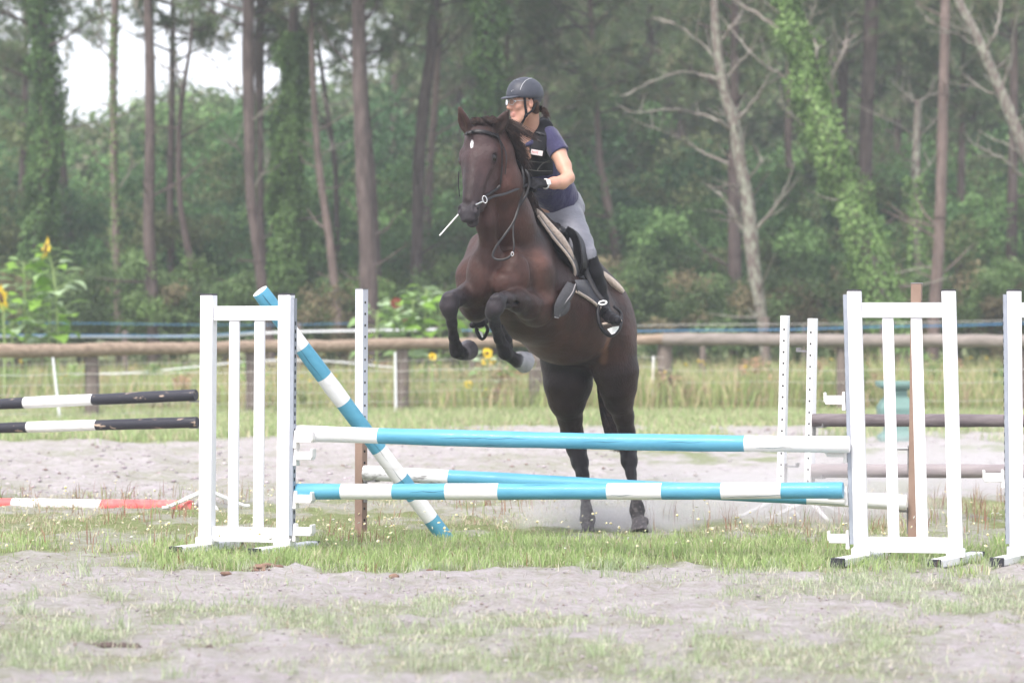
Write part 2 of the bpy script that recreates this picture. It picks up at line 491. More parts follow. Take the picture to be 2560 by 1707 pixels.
x, y = scatter(1800, -4.6, 4.6, 17.4, 22.5, lambda x, y: np.clip(1.6 * fbm(x * 1.1 + 2, y * 1.2, 3) - 0.45, 0, 1))
dots("daisies", "tiny white daisies scattered through the grass around the jump", x, y, ground_z(x, y) + RNG.uniform(0.08, 0.22, len(x)), 0.012, ((0.95, 0.95, 0.92), (0.8, 0.6, 0.05)))
x, y = scatter(600, -10, 10, 45.8, 56, lambda x, y: np.clip(2.0 * fbm(x * 0.6 + 7, y * 0.6, 3) - 0.7, 0, 1))
dots("meadow_flowers", "small yellow flowers among the meadow grass", x, y, RNG.uniform(0.3, 0.8, len(x)), 0.035, ((0.75, 0.58, 0.10), (0.5, 0.35, 0.05)))
# ================================================================== smooth bodies from distance fields
class Prim:
    def __init__(s, a, b, r1, r2, k=0.03, col=(1, 1, 1), flat=None, cut_a=False, cut_b=False, sub=False):
        s.a = np.array(a, float); s.b = np.array(b, float); s.r1 = r1; s.r2 = r2; s.k = k; s.col = col
        s.flat = flat; s.cut_a = cut_a; s.cut_b = cut_b; s.sub = sub
        g = max(r1, r2) * (max(1.0, flat[1]) if flat else 1) + 0.04
        s.lo = np.minimum(s.a, s.b) - g - k; s.hi = np.maximum(s.a, s.b) + g + k
    def d(s, p):
        pa = p - s.a
        ba = s.b - s.a
        if s.flat is not None:           # squash along n so the radius along n is r*f
            n = np.array(s.flat[0], float); n = n / np.linalg.norm(n); f = s.flat[1]
            q = pa @ n
            qb = ba @ n
            pa = pa + np.outer(q * (1 / f - 1), n).reshape(pa.shape) if pa.ndim == 2 else pa + (q * (1 / f - 1))[..., None] * n
            ba2 = ba + qb * (1 / f - 1) * n
        else:
            ba2 = ba; f = 1
        l2 = max(ba2 @ ba2, 1e-12)
        t = np.clip((pa @ ba2) / l2, 0, 1)
        dd = np.linalg.norm(pa - t[..., None] * ba2, axis=-1) - (s.r1 + (s.r2 - s.r1) * t)
        dd = dd * min(1.0, f)
        if s.cut_a or s.cut_b:
            n = (s.b - s.a) / np.linalg.norm(s.b - s.a)
            if s.cut_b: dd = np.maximum(dd, (p - s.b) @ n)
            if s.cut_a: dd = np.maximum(dd, -((p - s.a) @ n))
        return dd
class Ell:
    def __init__(s, c, r, ax=None, k=0.03, col=(1, 1, 1), sub=False):
        s.c = np.array(c, float); s.r = np.array(r, float); s.k = k; s.col = col; s.sub = sub
        s.ax = np.eye(3) if ax is None else np.array([np.array(a, float) / np.linalg.norm(a) for a in ax])
        g = max(r) + 0.03 + k
        s.lo = s.c - g; s.hi = s.c + g
    def d(s, p):
        q = (p - s.c) @ s.ax.T
        k0 = np.linalg.norm(q / s.r, axis=-1); k1 = np.linalg.norm(q / s.r ** 2, axis=-1)
        return np.where(k0 < 1e-6, -min(s.r), k0 * (k0 - 1) / np.maximum(k1, 1e-9))

def chain(pts, rad, k=0.03, col=(1, 1, 1), flat=None, **kw):
    out = []
    for i in range(len(pts) - 1):
        o = {}
        if kw.get('cut_b') and i == len(pts) - 2: o['cut_b'] = True
        if kw.get('cut_a') and i == 0: o['cut_a'] = True
        c = col[i] if isinstance(col, list) else col
        out.append(Prim(pts[i], pts[i + 1], rad[i], rad[i + 1], k, c, flat, **o))
    return out

def smin(a, b, k):
    h = np.clip(0.5 + 0.5 * (b - a) / k, 0, 1)
    return b * (1 - h) + a * h - k * h * (1 - h)

def sdf_mesh(prims, h=0.01, disp=None, clips=()):
    lo = np.min([p.lo for p in prims if not p.sub], 0) - 2 * h; hi = np.max([p.hi for p in prims if not p.sub], 0) + 2 * h
    n = np.ceil((hi - lo) / h).astype(int) + 1
    G = np.full(n, 0.2, np.float32)
    for p in prims:
        i0 = np.clip(((p.lo - lo) / h).astype(int), 0, n - 1); i1 = np.clip(((p.hi - lo) / h).astype(int) + 2, 1, n)
        if np.any(i1 <= i0): continue
        ax_ = [lo[a] + h * np.arange(i0[a], i1[a]) for a in range(3)]
        X = np.stack(np.meshgrid(*ax_, indexing='ij'), -1)
        d = p.d(X.reshape(-1, 3)).reshape(X.shape[:3])
        sl = tuple(slice(i0[a], i1[a]) for a in range(3))
        if p.sub:
            G[sl] = -smin(-G[sl], d, p.k)
        else:
            G[sl] = smin(G[sl], d, p.k)
    for (pt, nm) in clips:               # keep the side nm points away from
        pt = np.array(pt, float); nm = np.array(nm, float); nm = nm / np.linalg.norm(nm)
        ax_ = [lo[a] + h * np.arange(n[a]) for a in range(3)]
        dd = (ax_[0][:, None, None] - pt[0]) * nm[0] + (ax_[1][None, :, None] - pt[1]) * nm[1] + (ax_[2][None, None, :] - pt[2]) * nm[2]
        G = np.maximum(G, dd)
    ins = G < 0
    # surface nets
    c = np.zeros(n - 1, int)
    for dx in (0, 1):
        for dy in (0, 1):
            for dz in (0, 1):
                c += ins[dx:n[0] - 1 + dx, dy:n[1] - 1 + dy, dz:n[2] - 1 + dz]
    act = (c > 0) & (c < 8)
    cells = np.argwhere(act)
    vid = -np.ones(n - 1, int); vid[act] = np.arange(len(cells))
    acc = np.zeros((len(cells), 3)); cnt = np.zeros(len(cells))
    corners = [(0, 0, 0), (1, 0, 0), (0, 1, 0), (1, 1, 0), (0, 0, 1), (1, 0, 1), (0, 1, 1), (1, 1, 1)]
    for a in range(8):
        for b in range(a + 1, 8):
            ca, cb = np.array(corners[a]), np.array(corners[b])
            if np.abs(ca - cb).sum() != 1: continue
            va = G[tuple((cells + ca).T)]; vb = G[tuple((cells + cb).T)]
            m = (va < 0) != (vb < 0)
            t = va[m] / (va[m] - vb[m])
            acc[m] += ca + t[:, None] * (cb - ca); cnt[m] += 1
    V = lo + h * (cells + acc / cnt[:, None])
    faces = []
    for ax in range(3):
        sl0 = [slice(1, n[a] - 1) for a in range(3)]; sl1 = list(sl0)
        sl0[ax] = slice(0, n[ax] - 1); sl1[ax] = slice(1, n[ax])
        A = ins[tuple(sl0)]; B = ins[tuple(sl1)]
        for flip, msk in ((0, A & ~B), (1, ~A & B)):
            e = np.argwhere(msk)
            off = np.array([1, 1, 1]); off[ax] = 0
            e = e + off
            u, v = [(1, 2), (2, 0), (0, 1)][ax]
            du = np.zeros(3, int); du[u] = 1; dv = np.zeros(3, int); dv[v] = 1
            q = [vid[tuple((e - du - dv).T)], vid[tuple((e - dv).T)], vid[tuple(e.T)], vid[tuple((e - du).T)]]
            q = np.stack(q, -1)
            if flip: q = q[:, ::-1]
            faces.append(q)
    Fq = np.concatenate(faces, 0)
    Fq = Fq[(Fq >= 0).all(1)]
    # two gentle smoothing passes
    ed = np.concatenate([Fq[:, [0, 1]], Fq[:, [1, 2]], Fq[:, [2, 3]], Fq[:, [3, 0]]], 0)
    for lam in (0.5, 0.5):
        s_ = np.zeros_like(V); ct = np.zeros(len(V))
        np.add.at(s_, ed[:, 0], V[ed[:, 1]]); np.add.at(ct, ed[:, 0], 1)
        np.add.at(s_, ed[:, 1], V[ed[:, 0]]); np.add.at(ct, ed[:, 1], 1)
        V = V + lam * (s_ / np.maximum(ct, 1)[:, None] - V)
    # colours: the nearest primitives' colours, blended
    num = np.zeros((len(V), 3)); den = np.zeros(len(V))
    for p in prims:
        if p.sub: continue
        m = np.all((V > p.lo) & (V < p.hi), 1)
        if not m.any(): continue
        w = np.exp(-np.maximum(p.d(V[m]), -0.03) / 0.014)
        num[m] += w[:, None] * np.array(p.col); den[m] += w
    col = num / np.maximum(den, 1e-9)[:, None]
    return V, Fq, col

BODY = {}
def body_mesh(name, prims, h, material, parent, clips=(), recolor=None, dispf=None):
    V, Fq, col = sdf_mesh(prims, h, clips=clips)
    if dispf is not None: V = dispf(V)
    if recolor is not None: col = recolor(V, col)
    me = new_mesh(name, V, Fq, material, smooth=True, col=col)
    o = link(name, me, parent); BODY[name] = (V, Fq)
    return o
# ================================================================== JUMP WINGS, STANDARDS AND POLES
M_PVC = mat("white_plastic", (0.80, 0.80, 0.83), rough=0.45, spec=0.4, col2=(0.62, 0.60, 0.60), thr=(0.60, 0.82), scale=9, stretch=(2, 2, 0.5), bump=0.04)
M_ALU = mat("grey_track", (0.33, 0.36, 0.42), rough=0.4, spec=0.5, metal=0.3, var=0.1, scale=12)
M_HOLE = mat("dark_hole", (0.02, 0.02, 0.022), rough=0.8)
M_CUP = mat("cup_plastic", (0.74, 0.72, 0.71), rough=0.5, var=0.08, scale=20)
M_RUB = mat("black_end_cap", (0.03, 0.03, 0.04), rough=0.6, var=0.2, scale=20)
M_PWHITE = mat("white_paint", (0.78, 0.78, 0.80), rough=0.55, col2=(0.60, 0.58, 0.56), thr=(0.52, 0.80), scale=6, stretch=(0.6, 3, 3), bump=0.3, bscale=14, bdist=0.004, coat=0.05)
M_PSCUFF = mat("scuffed_white_paint", (0.76, 0.76, 0.77), rough=0.6, col2=(0.30, 0.29, 0.29), thr=(0.52, 0.66), scale=16, stretch=(0.6, 2, 2), bump=0.2, bscale=20, bdist=0.004)
M_PBLUE = mat("blue_paint", (0.075, 0.28, 0.42), rough=0.5, col2=(0.115, 0.37, 0.52), scale=5, thr=(0.3, 0.75), bump=0.15, bscale=16, bdist=0.004, stretch=(0.4, 3, 3), coat=0.08)
M_PBLACK = mat("black_paint", (0.028, 0.028, 0.04), rough=0.5, col2=(0.45, 0.34, 0.27), thr=(0.60, 0.63), scale=6, stretch=(0.4, 3, 3), bump=0.3, bdist=0.004)
M_PRED = mat("red_paint", (0.72, 0.12, 0.12), rough=0.55, col2=(0.75, 0.25, 0.23), thr=(0.45, 0.7), scale=8)
M_CRACK = mat("pole_crack", (0.02, 0.07, 0.10), rough=0.9)
M_WOODP = mat("dark_weathered_pole", (0.11, 0.09, 0.10), rough=0.8, col2=(0.21, 0.18, 0.19), thr=(0.35, 0.7), scale=6, stretch=(0.3, 4, 4), bump=0.4, bdist=0.005)
M_WOODP2 = mat("grey_weathered_pole", (0.24, 0.21, 0.22), rough=0.8, col2=(0.34, 0.30, 0.31), thr=(0.35, 0.7), scale=6, stretch=(0.3, 4, 4), bump=0.4, bdist=0.005)
M_METAL = mat("galvanised_cup", (0.30, 0.29, 0.30), rough=0.4, metal=0.7, var=0.2, scale=20)
M_BROWN = mat("brown_steel_paint", (0.24, 0.16, 0.125), rough=0.6, col2=(0.31, 0.215, 0.17), thr=(0.3, 0.75), scale=7, bump=0.1)
M_FLAKY = mat("flaking_pale_paint", (0.74, 0.77, 0.88), rough=0.55, col2=(0.42, 0.42, 0.52), thr=(0.62, 0.72), scale=8, stretch=(2, 2, 0.5), bump=0.1)

Z = Vector((0, 0, 1))
def wing(name, label, cx, base_y, lx, top_z, ang, lean, side, cups, width=0.545, foot_ang=None):
    """cx ground centre X; ang turns the panel about the vertical; side: +1 track on the +x post, -1 on the other"""
    t = thing(name, label, "jump wing", (cx, base_y, 0), "white slatted jump wings")
    d = Vector((math.cos(ang), -math.sin(ang), 0)); nrm = Vector((math.sin(ang), math.cos(ang), 0))
    up = (Z + d * lean).normalized()
    dd = up.cross(nrm).normalized() * -1
    if dd.dot(d) < 0: dd = -dd
    ax = (d, nrm, up)
    o = Vector((cx, base_y, 0))
    H = top_z
    def pt(a, h, b=0.0): return o + d * a + up * h + nrm * b
    for s_ in (-1, 1):
        m = MB()
        m.box(pt(s_ * width / 2, H / 2 + 0.02), (0.082, 0.082, H - 0.04), ax)
        m.box(pt(s_ * width / 2, H + 0.004), (0.086, 0.086, 0.010), ax, 1)
        m.build("post", [M_PVC, M_RUB], t, bevel=0.006)
        f = MB(); fa = ang if foot_ang is None else foot_ang; fd = Vector((math.cos(fa), -math.sin(fa), 0)); fn_ = Vector((math.sin(fa), math.cos(fa), 0))
        f.box(pt(s_ * width / 2 , 0.035), (0.080, 0.68, 0.05), (fd, fn_, Z), 0)
        f.box(pt(s_ * width / 2, 0.075), (0.11, 0.12, 0.05), (d, nrm, Z), 0)
        fo = f.build("foot", [M_PVC], t, bevel=0.008)
        for e in (-1, 1):
            c = MB(); c.box(pt(s_ * width / 2, 0.035) + fn_ * (e * 0.346), (0.084, 0.026, 0.054), (fd, fn_, Z))
            c.build("end_cap", [M_RUB], fo, bevel=0.004)
    for h, hh in ((H - 0.112, 0.088), (0.117, 0.090)):
        m = MB(); m.box(pt(0, h), (width - 0.083, 0.045, hh), ax); m.build("rail", [M_PVC], t, bevel=0.004)
    for a in (-0.083, 0.083):
        m = MB(); m.box(pt(a, (H - 0.156 + 0.162) / 2), (0.066, 0.024, H - 0.156 - 0.162), ax); m.build("slat", [M_PVC], t, bevel=0.004)
    # cup track
    m = MB()
    a0 = side * (width / 2 + 0.041)
    m.box(pt(a0 + side * 0.012, H / 2 + 0.05, -0.012), (0.022, 0.05, H - 0.14), ax, 0)
    for i in range(int((H - 0.25) / 0.05)):
        m.box(pt(a0 + side * 0.0235, 0.16 + i * 0.05, -0.012), (0.004, 0.014, 0.022), ax, 1)
    m.build("track", [M_ALU, M_HOLE], t)
    for z in cups:
        c = MB()
        c.box(pt(a0 + side * 0.036, z, -0.012), (0.022, 0.075, 0.11), ax, 0, 0.7)
        c.box(pt(a0 + side * 0.092, z + 0.006, -0.012), (0.105, 0.075, 0.052), ax, 0)
        c.box(pt(a0 + side * 0.145, z + 0.022, -0.012), (0.015, 0.075, 0.058), (d, nrm, up), 0)
        c.build("pole_cup", [M_CUP], t, bevel=0.006)
    return t

YL, YR = 18.25, 17.4
lc = P(614, 800, YL).x
cz = lambda v, y: CAMZ - (v - HOR) / F * y
wing("jump_wing", "white slatted wing on the left, blue and white pole leaning behind it", lc, YL, 0, 1.583, math.radians(17), 0.008, 1,
     [cz(1096, YL), cz(1139, YL), cz(1246, YL), cz(1327, YL)], width=0.512, foot_ang=0.47)
rc = P(2272, 800, YR).x
wing("jump_wing", "white slatted wing on the right, brown steel standard showing between its slats", rc, YR, 0, 1.60, math.radians(10), -0.027, -1,
     [cz(1003, YR), cz(1134, YR) - 0.0, cz(1241, YR), cz(1350, YR)], width=0.548, foot_ang=0.52)
wing("jump_wing", "white slatted wing cut off by the right edge of the photo", P(2660, 800, 17.45).x, 17.45, 0, 1.60, math.radians(6), -0.01, -1,
     [cz(1198, 17.4)], width=0.548, foot_ang=0.5)

def pole(name, label, a, b, bands, mats, rads=0.049, n=22, group=None, sag=0.0, chips=0, cat="jump pole", loc=None, capmi=None, cuta=None, parts=True):
    """bands: list of (fraction end, material index)"""
    a, b = Vector(a), Vector(b)
    fr = [0.0]; mi = []
    for e, m_ in bands:
        steps = max(1, int((e - fr[-1]) / 0.04))
        s0 = fr[-1]
        for k in range(1, steps + 1):
            fr.append(s0 + (e - s0) * k / steps); mi.append(m_)
    L_ = (b - a).length
    pts = [a.lerp(b, f) + Vector((0, 0, -sag * 4 * f * (1 - f))) for f in fr]
    rr = [rads * (1 + 0.03 * math.sin(f * 17 + a.x * 3) + 0.015 * math.sin(f * 53)) for f in fr]
    rr[0] *= 0.93; rr[-1] *= 0.93
    pts.insert(1, pts[0].lerp(pts[1], 0.08)); rr.insert(1, rads); mi.insert(0, mi[0])
    pts.insert(-1, pts[-1].lerp(pts[-2], 0.08)); rr.insert(-1, rads); mi.append(mi[-1])
    m = MB()
    m.tube(pts, rr, n, bands=mi, capmi=capmi)
    # drying cracks: thin dark grooves lying a hair above the paint
    rnd = random.Random(int(abs(a.x) * 1000) + chips)
    t = (b - a).normalized()
    for c in range(chips):
        f0 = rnd.uniform(0.15, 0.85); ln = rnd.uniform(0.08, 0.42) / L_
        th = rnd.uniform(-0.9, 1.0)
        ps = []
        for q in range(9):
            f = f0 + ln * q / 8
            th2 = th + 0.05 * math.sin(q * 1.3 + c) + 0.012 * q
            side = Vector((0, -1, 0)) * math.cos(th2) + Vector((0, 0, 1)) * math.sin(th2)
            side = (side - t * side.dot(t)).normalized()
            ps.append(a.lerp(b, f) + Vector((0, 0, -sag * 4 * f * (1 - f))) + side * (rads * (1 + 0.03 * math.sin(f * 17 + a.x * 3) + 0.015 * math.sin(f * 53)) - 0.0002))
        wd = [0.0003 + 0.0013 * math.sin(math.pi * q / 8) * rnd.uniform(0.6, 1.1) for q in range(9)]
        m.tube(ps, wd, 5, mi=len(mats) , caps=False)
    if capmi is not None:                 # a drying split runs from the heart of the sawn end down the side
        u1 = t.cross(Vector((0, 0, 1))).normalized(); u2 = t.cross(u1).normalized()
        sd = (Vector((0.3, -1, -0.35)) - t * Vector((0.3, -1, -0.35)).dot(t)).normalized()
        m.tube([a - t * 0.001, a + sd * rads * 0.5 - t * 0.001, a + sd * rads * 0.92 - t * 0.0005], 0.0012, 5, mi=len(mats), caps=False)
        m.tube([a + sd * rads * 0.94, a + sd * rads + t * 0.03, a + sd * (rads * 1.005) + t * 0.15 + u1 * 0.012, a + sd * rads * 0.995 + t * 0.27 + u1 * 0.02], [0.0016, 0.002, 0.0016, 0.0004], 5, mi=len(mats), caps=False)
    o = m.build(name, list(mats) + [M_CRACK], None, smooth=True)
    return tag(o, label, cat, group)

def fr(u, u0, u1): return (u - u0) / (u1 - u0)
G_P = "blue and white poles of the near jump"
A0, A1 = P(731, 1082, 18.2), P(2124, 1111, 17.36)
pole("jump_pole", "top front pole, blue with a white band at each end", A0, A1,
     [(fr(956, 731, 2124), 0), (fr(1872, 731, 2124), 1), (1, 0)], [M_PWHITE, M_PBLUE], sag=0.012, chips=6, group=G_P)
B0, B1 = P(727, 1228, 18.2), P(2108, 1225, 17.36)
bl = [860, 993, 1129, 1263, 1535, 1670, 1815, 1960]
pole("jump_pole", "bottom front pole with many alternating blue and white bands", B0, B1,
     [(fr(u, 727, 2108), (i + 1) % 2) for i, u in enumerate(bl)] + [(1, 1)], [M_PWHITE, M_PBLUE], sag=0.004, chips=6, group=G_P)
C0, C1 = P(908, 1181, 19.5), P(2266, 1256, 18.95)
pole("jump_pole", "rear blue pole with white ends, sloping down between the two brown standards", C0, C1,
     [(fr(1127, 908, 2266), 2), (fr(2023, 908, 2266), 1), (1, 0)], [M_PWHITE, M_PBLUE, M_PSCUFF], sag=0.0, chips=5, group=G_P)
D0, D1 = P(650, 728, 18.72), P(1122, 1356, 19.35)
vb = [(805, 1), (864, 0), (936, 1), (1000, 0), (1118, 1), (1190, 0), (1238, 1), (1293, 0), (1356, 1)]
pole("jump_pole", "diagonal blue and white pole propped behind the left wing, foot in the grass", D0, D1,
     [(min(1, fr(v, 728, 1356)), k) for v, k in vb], [M_PWHITE, M_PBLUE], rads=0.0535, chips=3, group=G_P, capmi=0)

# brown box-section standards of the rear element
def standard(label, top, ybase, zt, ang, paint_from, w=0.062, cups=(), lean=(0, 0), side=1):
    x0 = top
    t = thing("jump_standard", label, "jump standard", (x0, ybase, 0), "brown steel jump standards")
    d = Vector((math.cos(ang), -math.sin(ang), 0)); nrm = Vector((math.sin(ang), math.cos(ang), 0))
    up = Vector((lean[0], lean[1], 1)).normalized(); ax = (d, nrm, up)
    o = Vector((x0, ybase, 0))
    m = MB()
    if paint_from:
        m.box(o + up * (paint_from / 2), (w, w, paint_from), ax, 0)
        m.box(o + up * ((paint_from + zt) / 2), (w * 1.03, w * 1.03, zt - paint_from), ax, 1)
    else:
        m.box(o + up * (zt / 2), (w, w, zt), ax, 0)
    m.build("post", [M_BROWN, M_FLAKY], t, bevel=0.004)
    h = MB()
    for i in range(int((zt - 0.1) / 0.075)):
        z = 0.12 + i * 0.075
        h.tube([o + d * (w * 0.49) + up * z - nrm * 0.004, o + d * (w * 0.535) + up * z - nrm * 0.004], 0.0085, 10, 0)
    h.build("peg_holes", [M_HOLE], t)
    cpl = MB(); cpl.box(o + up * (zt + 0.003), (w + 0.004, w + 0.004, 0.006), ax); cpl.build("top_plate", [M_METAL], t)
    for z, s_ in cups:
        c = MB()
        c.box(o + d * (s_ * (w / 2 + 0.006)) + up * (z - 0.06), (0.010, 0.035, 0.17), ax, 0)
        c.box(o + d * (s_ * (w / 2 + 0.055)) + up * z, (0.10, 0.055, 0.016), ax, 0)
        c.box(o + d * (s_ * (w / 2 + 0.100)) + up * (z + 0.016), (0.012, 0.055, 0.035), ax, 0)
        c.build("pole_cup", [M_METAL], t, bevel=0.003)
    fm = MB()
    fm.box(o + Vector((0, 0, 0.012)), (0.07, 0.5, 0.02), (d, nrm, Z)); fm.box(o + Vector((0, 0, 0.012)), (0.5, 0.07, 0.019), (d, nrm, Z))
    fm.build("foot", [M_BROWN], t)
    return t
ys_ = 19.55
standard("standard with flaking white top and brown foot, between the diagonal pole and the horse", P(902, 800, ys_).x, ys_, cz(723, ys_), math.radians(-14 + 47), cz(1062, ys_), w=0.060,
         cups=[(cz(1200, ys_), 1)], lean=(0.004, 0))
standard("plain brown standard seen through the right white wing", P(2284, 800, 19.0).x, 19.0, cz(709, 19.0), math.radians(16), 0, w=0.066,
         cups=[(cz(1122, 19.0), -1), (cz(1277, 19.0), -1)], lean=(0.012, 0))

# slim white post stands of the jumps behind
def post_stand(label, u, y, vtop, cups, group, w=0.055, legs=True, ang=0.5, lean=0.0):
    x = P(u, 800, y).x
    t = thing("post_stand", label, "jump stand", (x, y, 0), group)
    d = Vector((math.cos(ang), -math.sin(ang), 0)); nrm = Vector((math.sin(ang), math.cos(ang), 0)); up = Vector((lean, 0, 1)).normalized()
    o = Vector((x, y, 0)); zt = cz(vtop, y)
    m = MB(); m.box(o + up * (zt / 2 + 0.05), (w, w, zt - 0.1), (d, nrm, up)); m.build("post", [M_PWHITE], t, bevel=0.004)
    h = MB()
    for i in range(int((zt - 0.2) / 0.082)):
        for q in ((d * 0 - nrm * (w / 2), -nrm),):
            a = o + q[0] + d * 0.006 + up * (zt - 0.10 - i * 0.082)
            h.tube([a + q[1] * -0.001, a + q[1] * 0.0015], 0.0085, 10, 0)
    h.build("peg_holes", [M_HOLE], t)
    for k in range(4):
        a = k * math.pi / 2 + 0.35
        e = Vector((math.cos(a), math.sin(a), 0))
        f = MB()
        ax = (e, Vector((-e.y, e.x, 0)), Z)
        p0, p1 = o + e * 0.02 + Z * 0.13, o + e * 0.30 + Z * 0.015
        f.tube([p0, p0.lerp(p1, 0.5), p1, p1 + e * 0.04], [0.022, 0.018, 0.014, 0.012], 6)
        f.build("leg", [M_PWHITE], t)
    for z, s_ in cups:
        c = MB()
        c.box(o + d * (s_ * (w / 2 + 0.006)) + up * (z - 0.05), (0.008, 0.03, 0.14), (d, nrm, up))
        c.box(o + d * (s_ * (w / 2 + 0.05)) + up * z, (0.09, 0.05, 0.012), (d, nrm, up))
        c.box(o + d * (s_ * (w / 2 + 0.095)) + up * (z + 0.012), (0.010, 0.05, 0.03), (d, nrm, up))
        c.build("pole_cup", [M_METAL], t)
    return t
g = "slim white post stands behind the jump"
post_stand("slim white post stand with round peg holes and no pole, nearest the horse", 1952, 21.7, 789, [(cz(1165, 21.7), 1)], g, lean=0.022)
post_stand("slim white post stand carrying the two weathered wooden poles", 2022, 21.4, 796, [(cz(878, 21.4), -1), (cz(1066, 21.4), 1), (cz(1193, 21.4), 1)], g, lean=0.020, ang=0.75)
post_stand("slim white post stand mostly hidden behind the left wing, black and white poles beside it", 515, 22.6, 812, [(cz(1003, 22.6), -1), (cz(1069, 22.6), -1)], g, ang=0.1)
g2 = "weathered wooden poles of the jump behind"
pole("jump_pole", "dark purplish weathered pole, upper of the two behind the right wing", P(2030, 1050, 21.35), P(2800, 1052, 21.0), [(1, 0)], [M_WOODP], rads=0.046, group=g2)
pole("jump_pole", "pale grey weathered pole, lower of the two behind the right wing", P(2028, 1176, 21.35), P(2800, 1178, 21.0), [(1, 0)], [M_WOODP2], rads=0.049, group=g2)
g3 = "black and white poles at the left"
pole("jump_pole", "upper black and white pole reaching in from the left edge", P(490, 987, 22.5), P(-220, 1020, 23.5),
     [(fr(240, 490, -220), 1), (fr(70, 490, -220), 0), (fr(-110, 490, -220), 1), (1, 0)], [M_PWHITE, M_PBLACK], rads=0.044, group=g3)
pole("jump_pole", "lower black and white pole with flaked paint, reaching in from the left edge", P(494, 1055, 22.5), P(-220, 1076, 23.5),
     [(fr(249, 494, -220), 1), (fr(78, 494, -220), 0), (fr(-110, 494, -220), 1), (1, 0)], [M_PWHITE, M_PBLACK], rads=0.042, group=g3)
pole("ground_pole", "red and white pole lying on the ground at the left", P(482, 1266, 22.6), P(-260, 1257, 23.1),
     [(fr(258, 482, -260), 1), (fr(36, 482, -260), 0), (1, 1)], [M_PWHITE, M_PRED], rads=0.047)

# pale green plastic jump block far behind the right wing
M_GREENP = mat("pale_green_plastic", (0.15, 0.255, 0.235), rough=0.5, var=0.1, scale=4)
def block():
    y = 35.0; c = P(2240, 1103, y)
    t = thing("jump_block", "pale green waisted plastic block standing by the far turf edge", "jump block", (c.x, y, 0))
    prof = [(0.0, 0.42), (0.06, 0.42), (0.12, 0.28), (0.24, 0.24), (0.30, 0.40), (0.40, 0.42), (0.46, 0.36), (0.54, 0.24), (0.61, 0.24), (0.64, 0.40), (0.66, 0.44), (0.71, 0.44)]
    def loft(pr, name):
        m = MB(); V = []
        for z, w in pr:
            for i, j in ((-1, -1), (1, -1), (1, 1), (-1, 1)): V.append((c.x + i * w / 2, y + j * w / 2, z))
        Fs = [(0, 3, 2, 1)] + [(k * 4 + i, k * 4 + (i + 1) % 4, k * 4 + 4 + (i + 1) % 4, k * 4 + 4 + i) for k in range(len(pr) - 1) for i in range(4)]
        n = (len(pr) - 1) * 4; Fs.append((n, n + 1, n + 2, n + 3))
        m.add(V, Fs); m.build(name, [M_GREENP], t, bevel=0.012)
    loft(prof[:9], "base"); loft([(z + 0.002, w) for z, w in prof[8:]], "top")
block()

# ================================================================== LOG FENCE with wire mesh
M_LOG = mat("barked_log", (0.16, 0.115, 0.085), rough=0.85, col2=(0.36, 0.275, 0.21), thr=(0.3, 0.66), scale=5.0, stretch=(0.35, 4, 4), bump=0.7, bdist=0.015)
M_LOGG = mat("grey_log", (0.17, 0.15, 0.135), rough=0.85, col2=(0.29, 0.25, 0.23), thr=(0.3, 0.7), scale=3.0, stretch=(0.5, 3, 3), bump=0.5, bdist=0.01)
M_POST = mat("fence_post_wood", (0.12, 0.095, 0.085), rough=0.9, col2=(0.22, 0.18, 0.16), thr=(0.3, 0.7), scale=5, stretch=(4, 4, 0.5), bump=0.5, bdist=0.008)
M_WIRE = mat("pale_wire", (0.62, 0.60, 0.57), rough=0.5)
M_TAPEW = mat("white_tape", (0.80, 0.82, 0.86), rough=0.6)
M_TAPEB = mat("blue_rope", (0.09, 0.28, 0.52), rough=0.6)

def log(pts, r, name, m_, parent, n=12, seed=0):
    rnd = random.Random(seed)
    q = spline(pts, 8)
    rr = [r * (1 + rnd.uniform(-0.035, 0.035)) for _ in q]
    q = [p + Vector((0, 0, rnd.uniform(-0.006, 0.006))) for p in q]
    mb = MB(); mb.tube(q, rr, n); return mb.build(name, [m_], parent, smooth=True)

YF0, YF1, YF2 = 42.2, 46.0, 43.5
def yf(u): return YF0 + (YF1 - YF0) * np.clip(u / 1150.0, 0, 1.15) if u < 1600 else 46.6 - (u - 1600) / 1000 * 2.2
fl = thing("rail_fence", "weathered log rail fence with wire mesh, left of the thick post behind the horse", "fence", (0, 46, 0), "log rail fences")
joints = [-330, 330, 1000, 1668]
railv = lambda u: 878 - 30 * np.clip(u / 1660.0, 0, 1)
for i in range(3):
    a, b = joints[i], joints[i + 1]
    log([P(u, railv(u) + (1.5 if k % 2 else -1), yf(u)) for k, u in enumerate(np.linspace(a, b, 5))], 0.098 - 0.008 * i, "rail", M_LOG, fl, seed=i)
for k, (u, w, vt) in enumerate(((-170, 34, 880), (229, 36, 886), (626, 26, 880), (1006, 31, 872), (1338, 36, 862))):
    y = yf(u) + 0.10
    b = P(u, 800, y); zt = cz(vt, y)
    mb = MB(); mb.tube([Vector((b.x, y, -0.05)), Vector((b.x + 0.01, y, zt * 0.5)), Vector((b.x - 0.005, y, zt))], [W(w, y) / 2 * 1.05, W(w, y) / 2, W(w, y) / 2 * 0.96], 12)
    mb.build("post", [M_POST], fl, smooth=True)
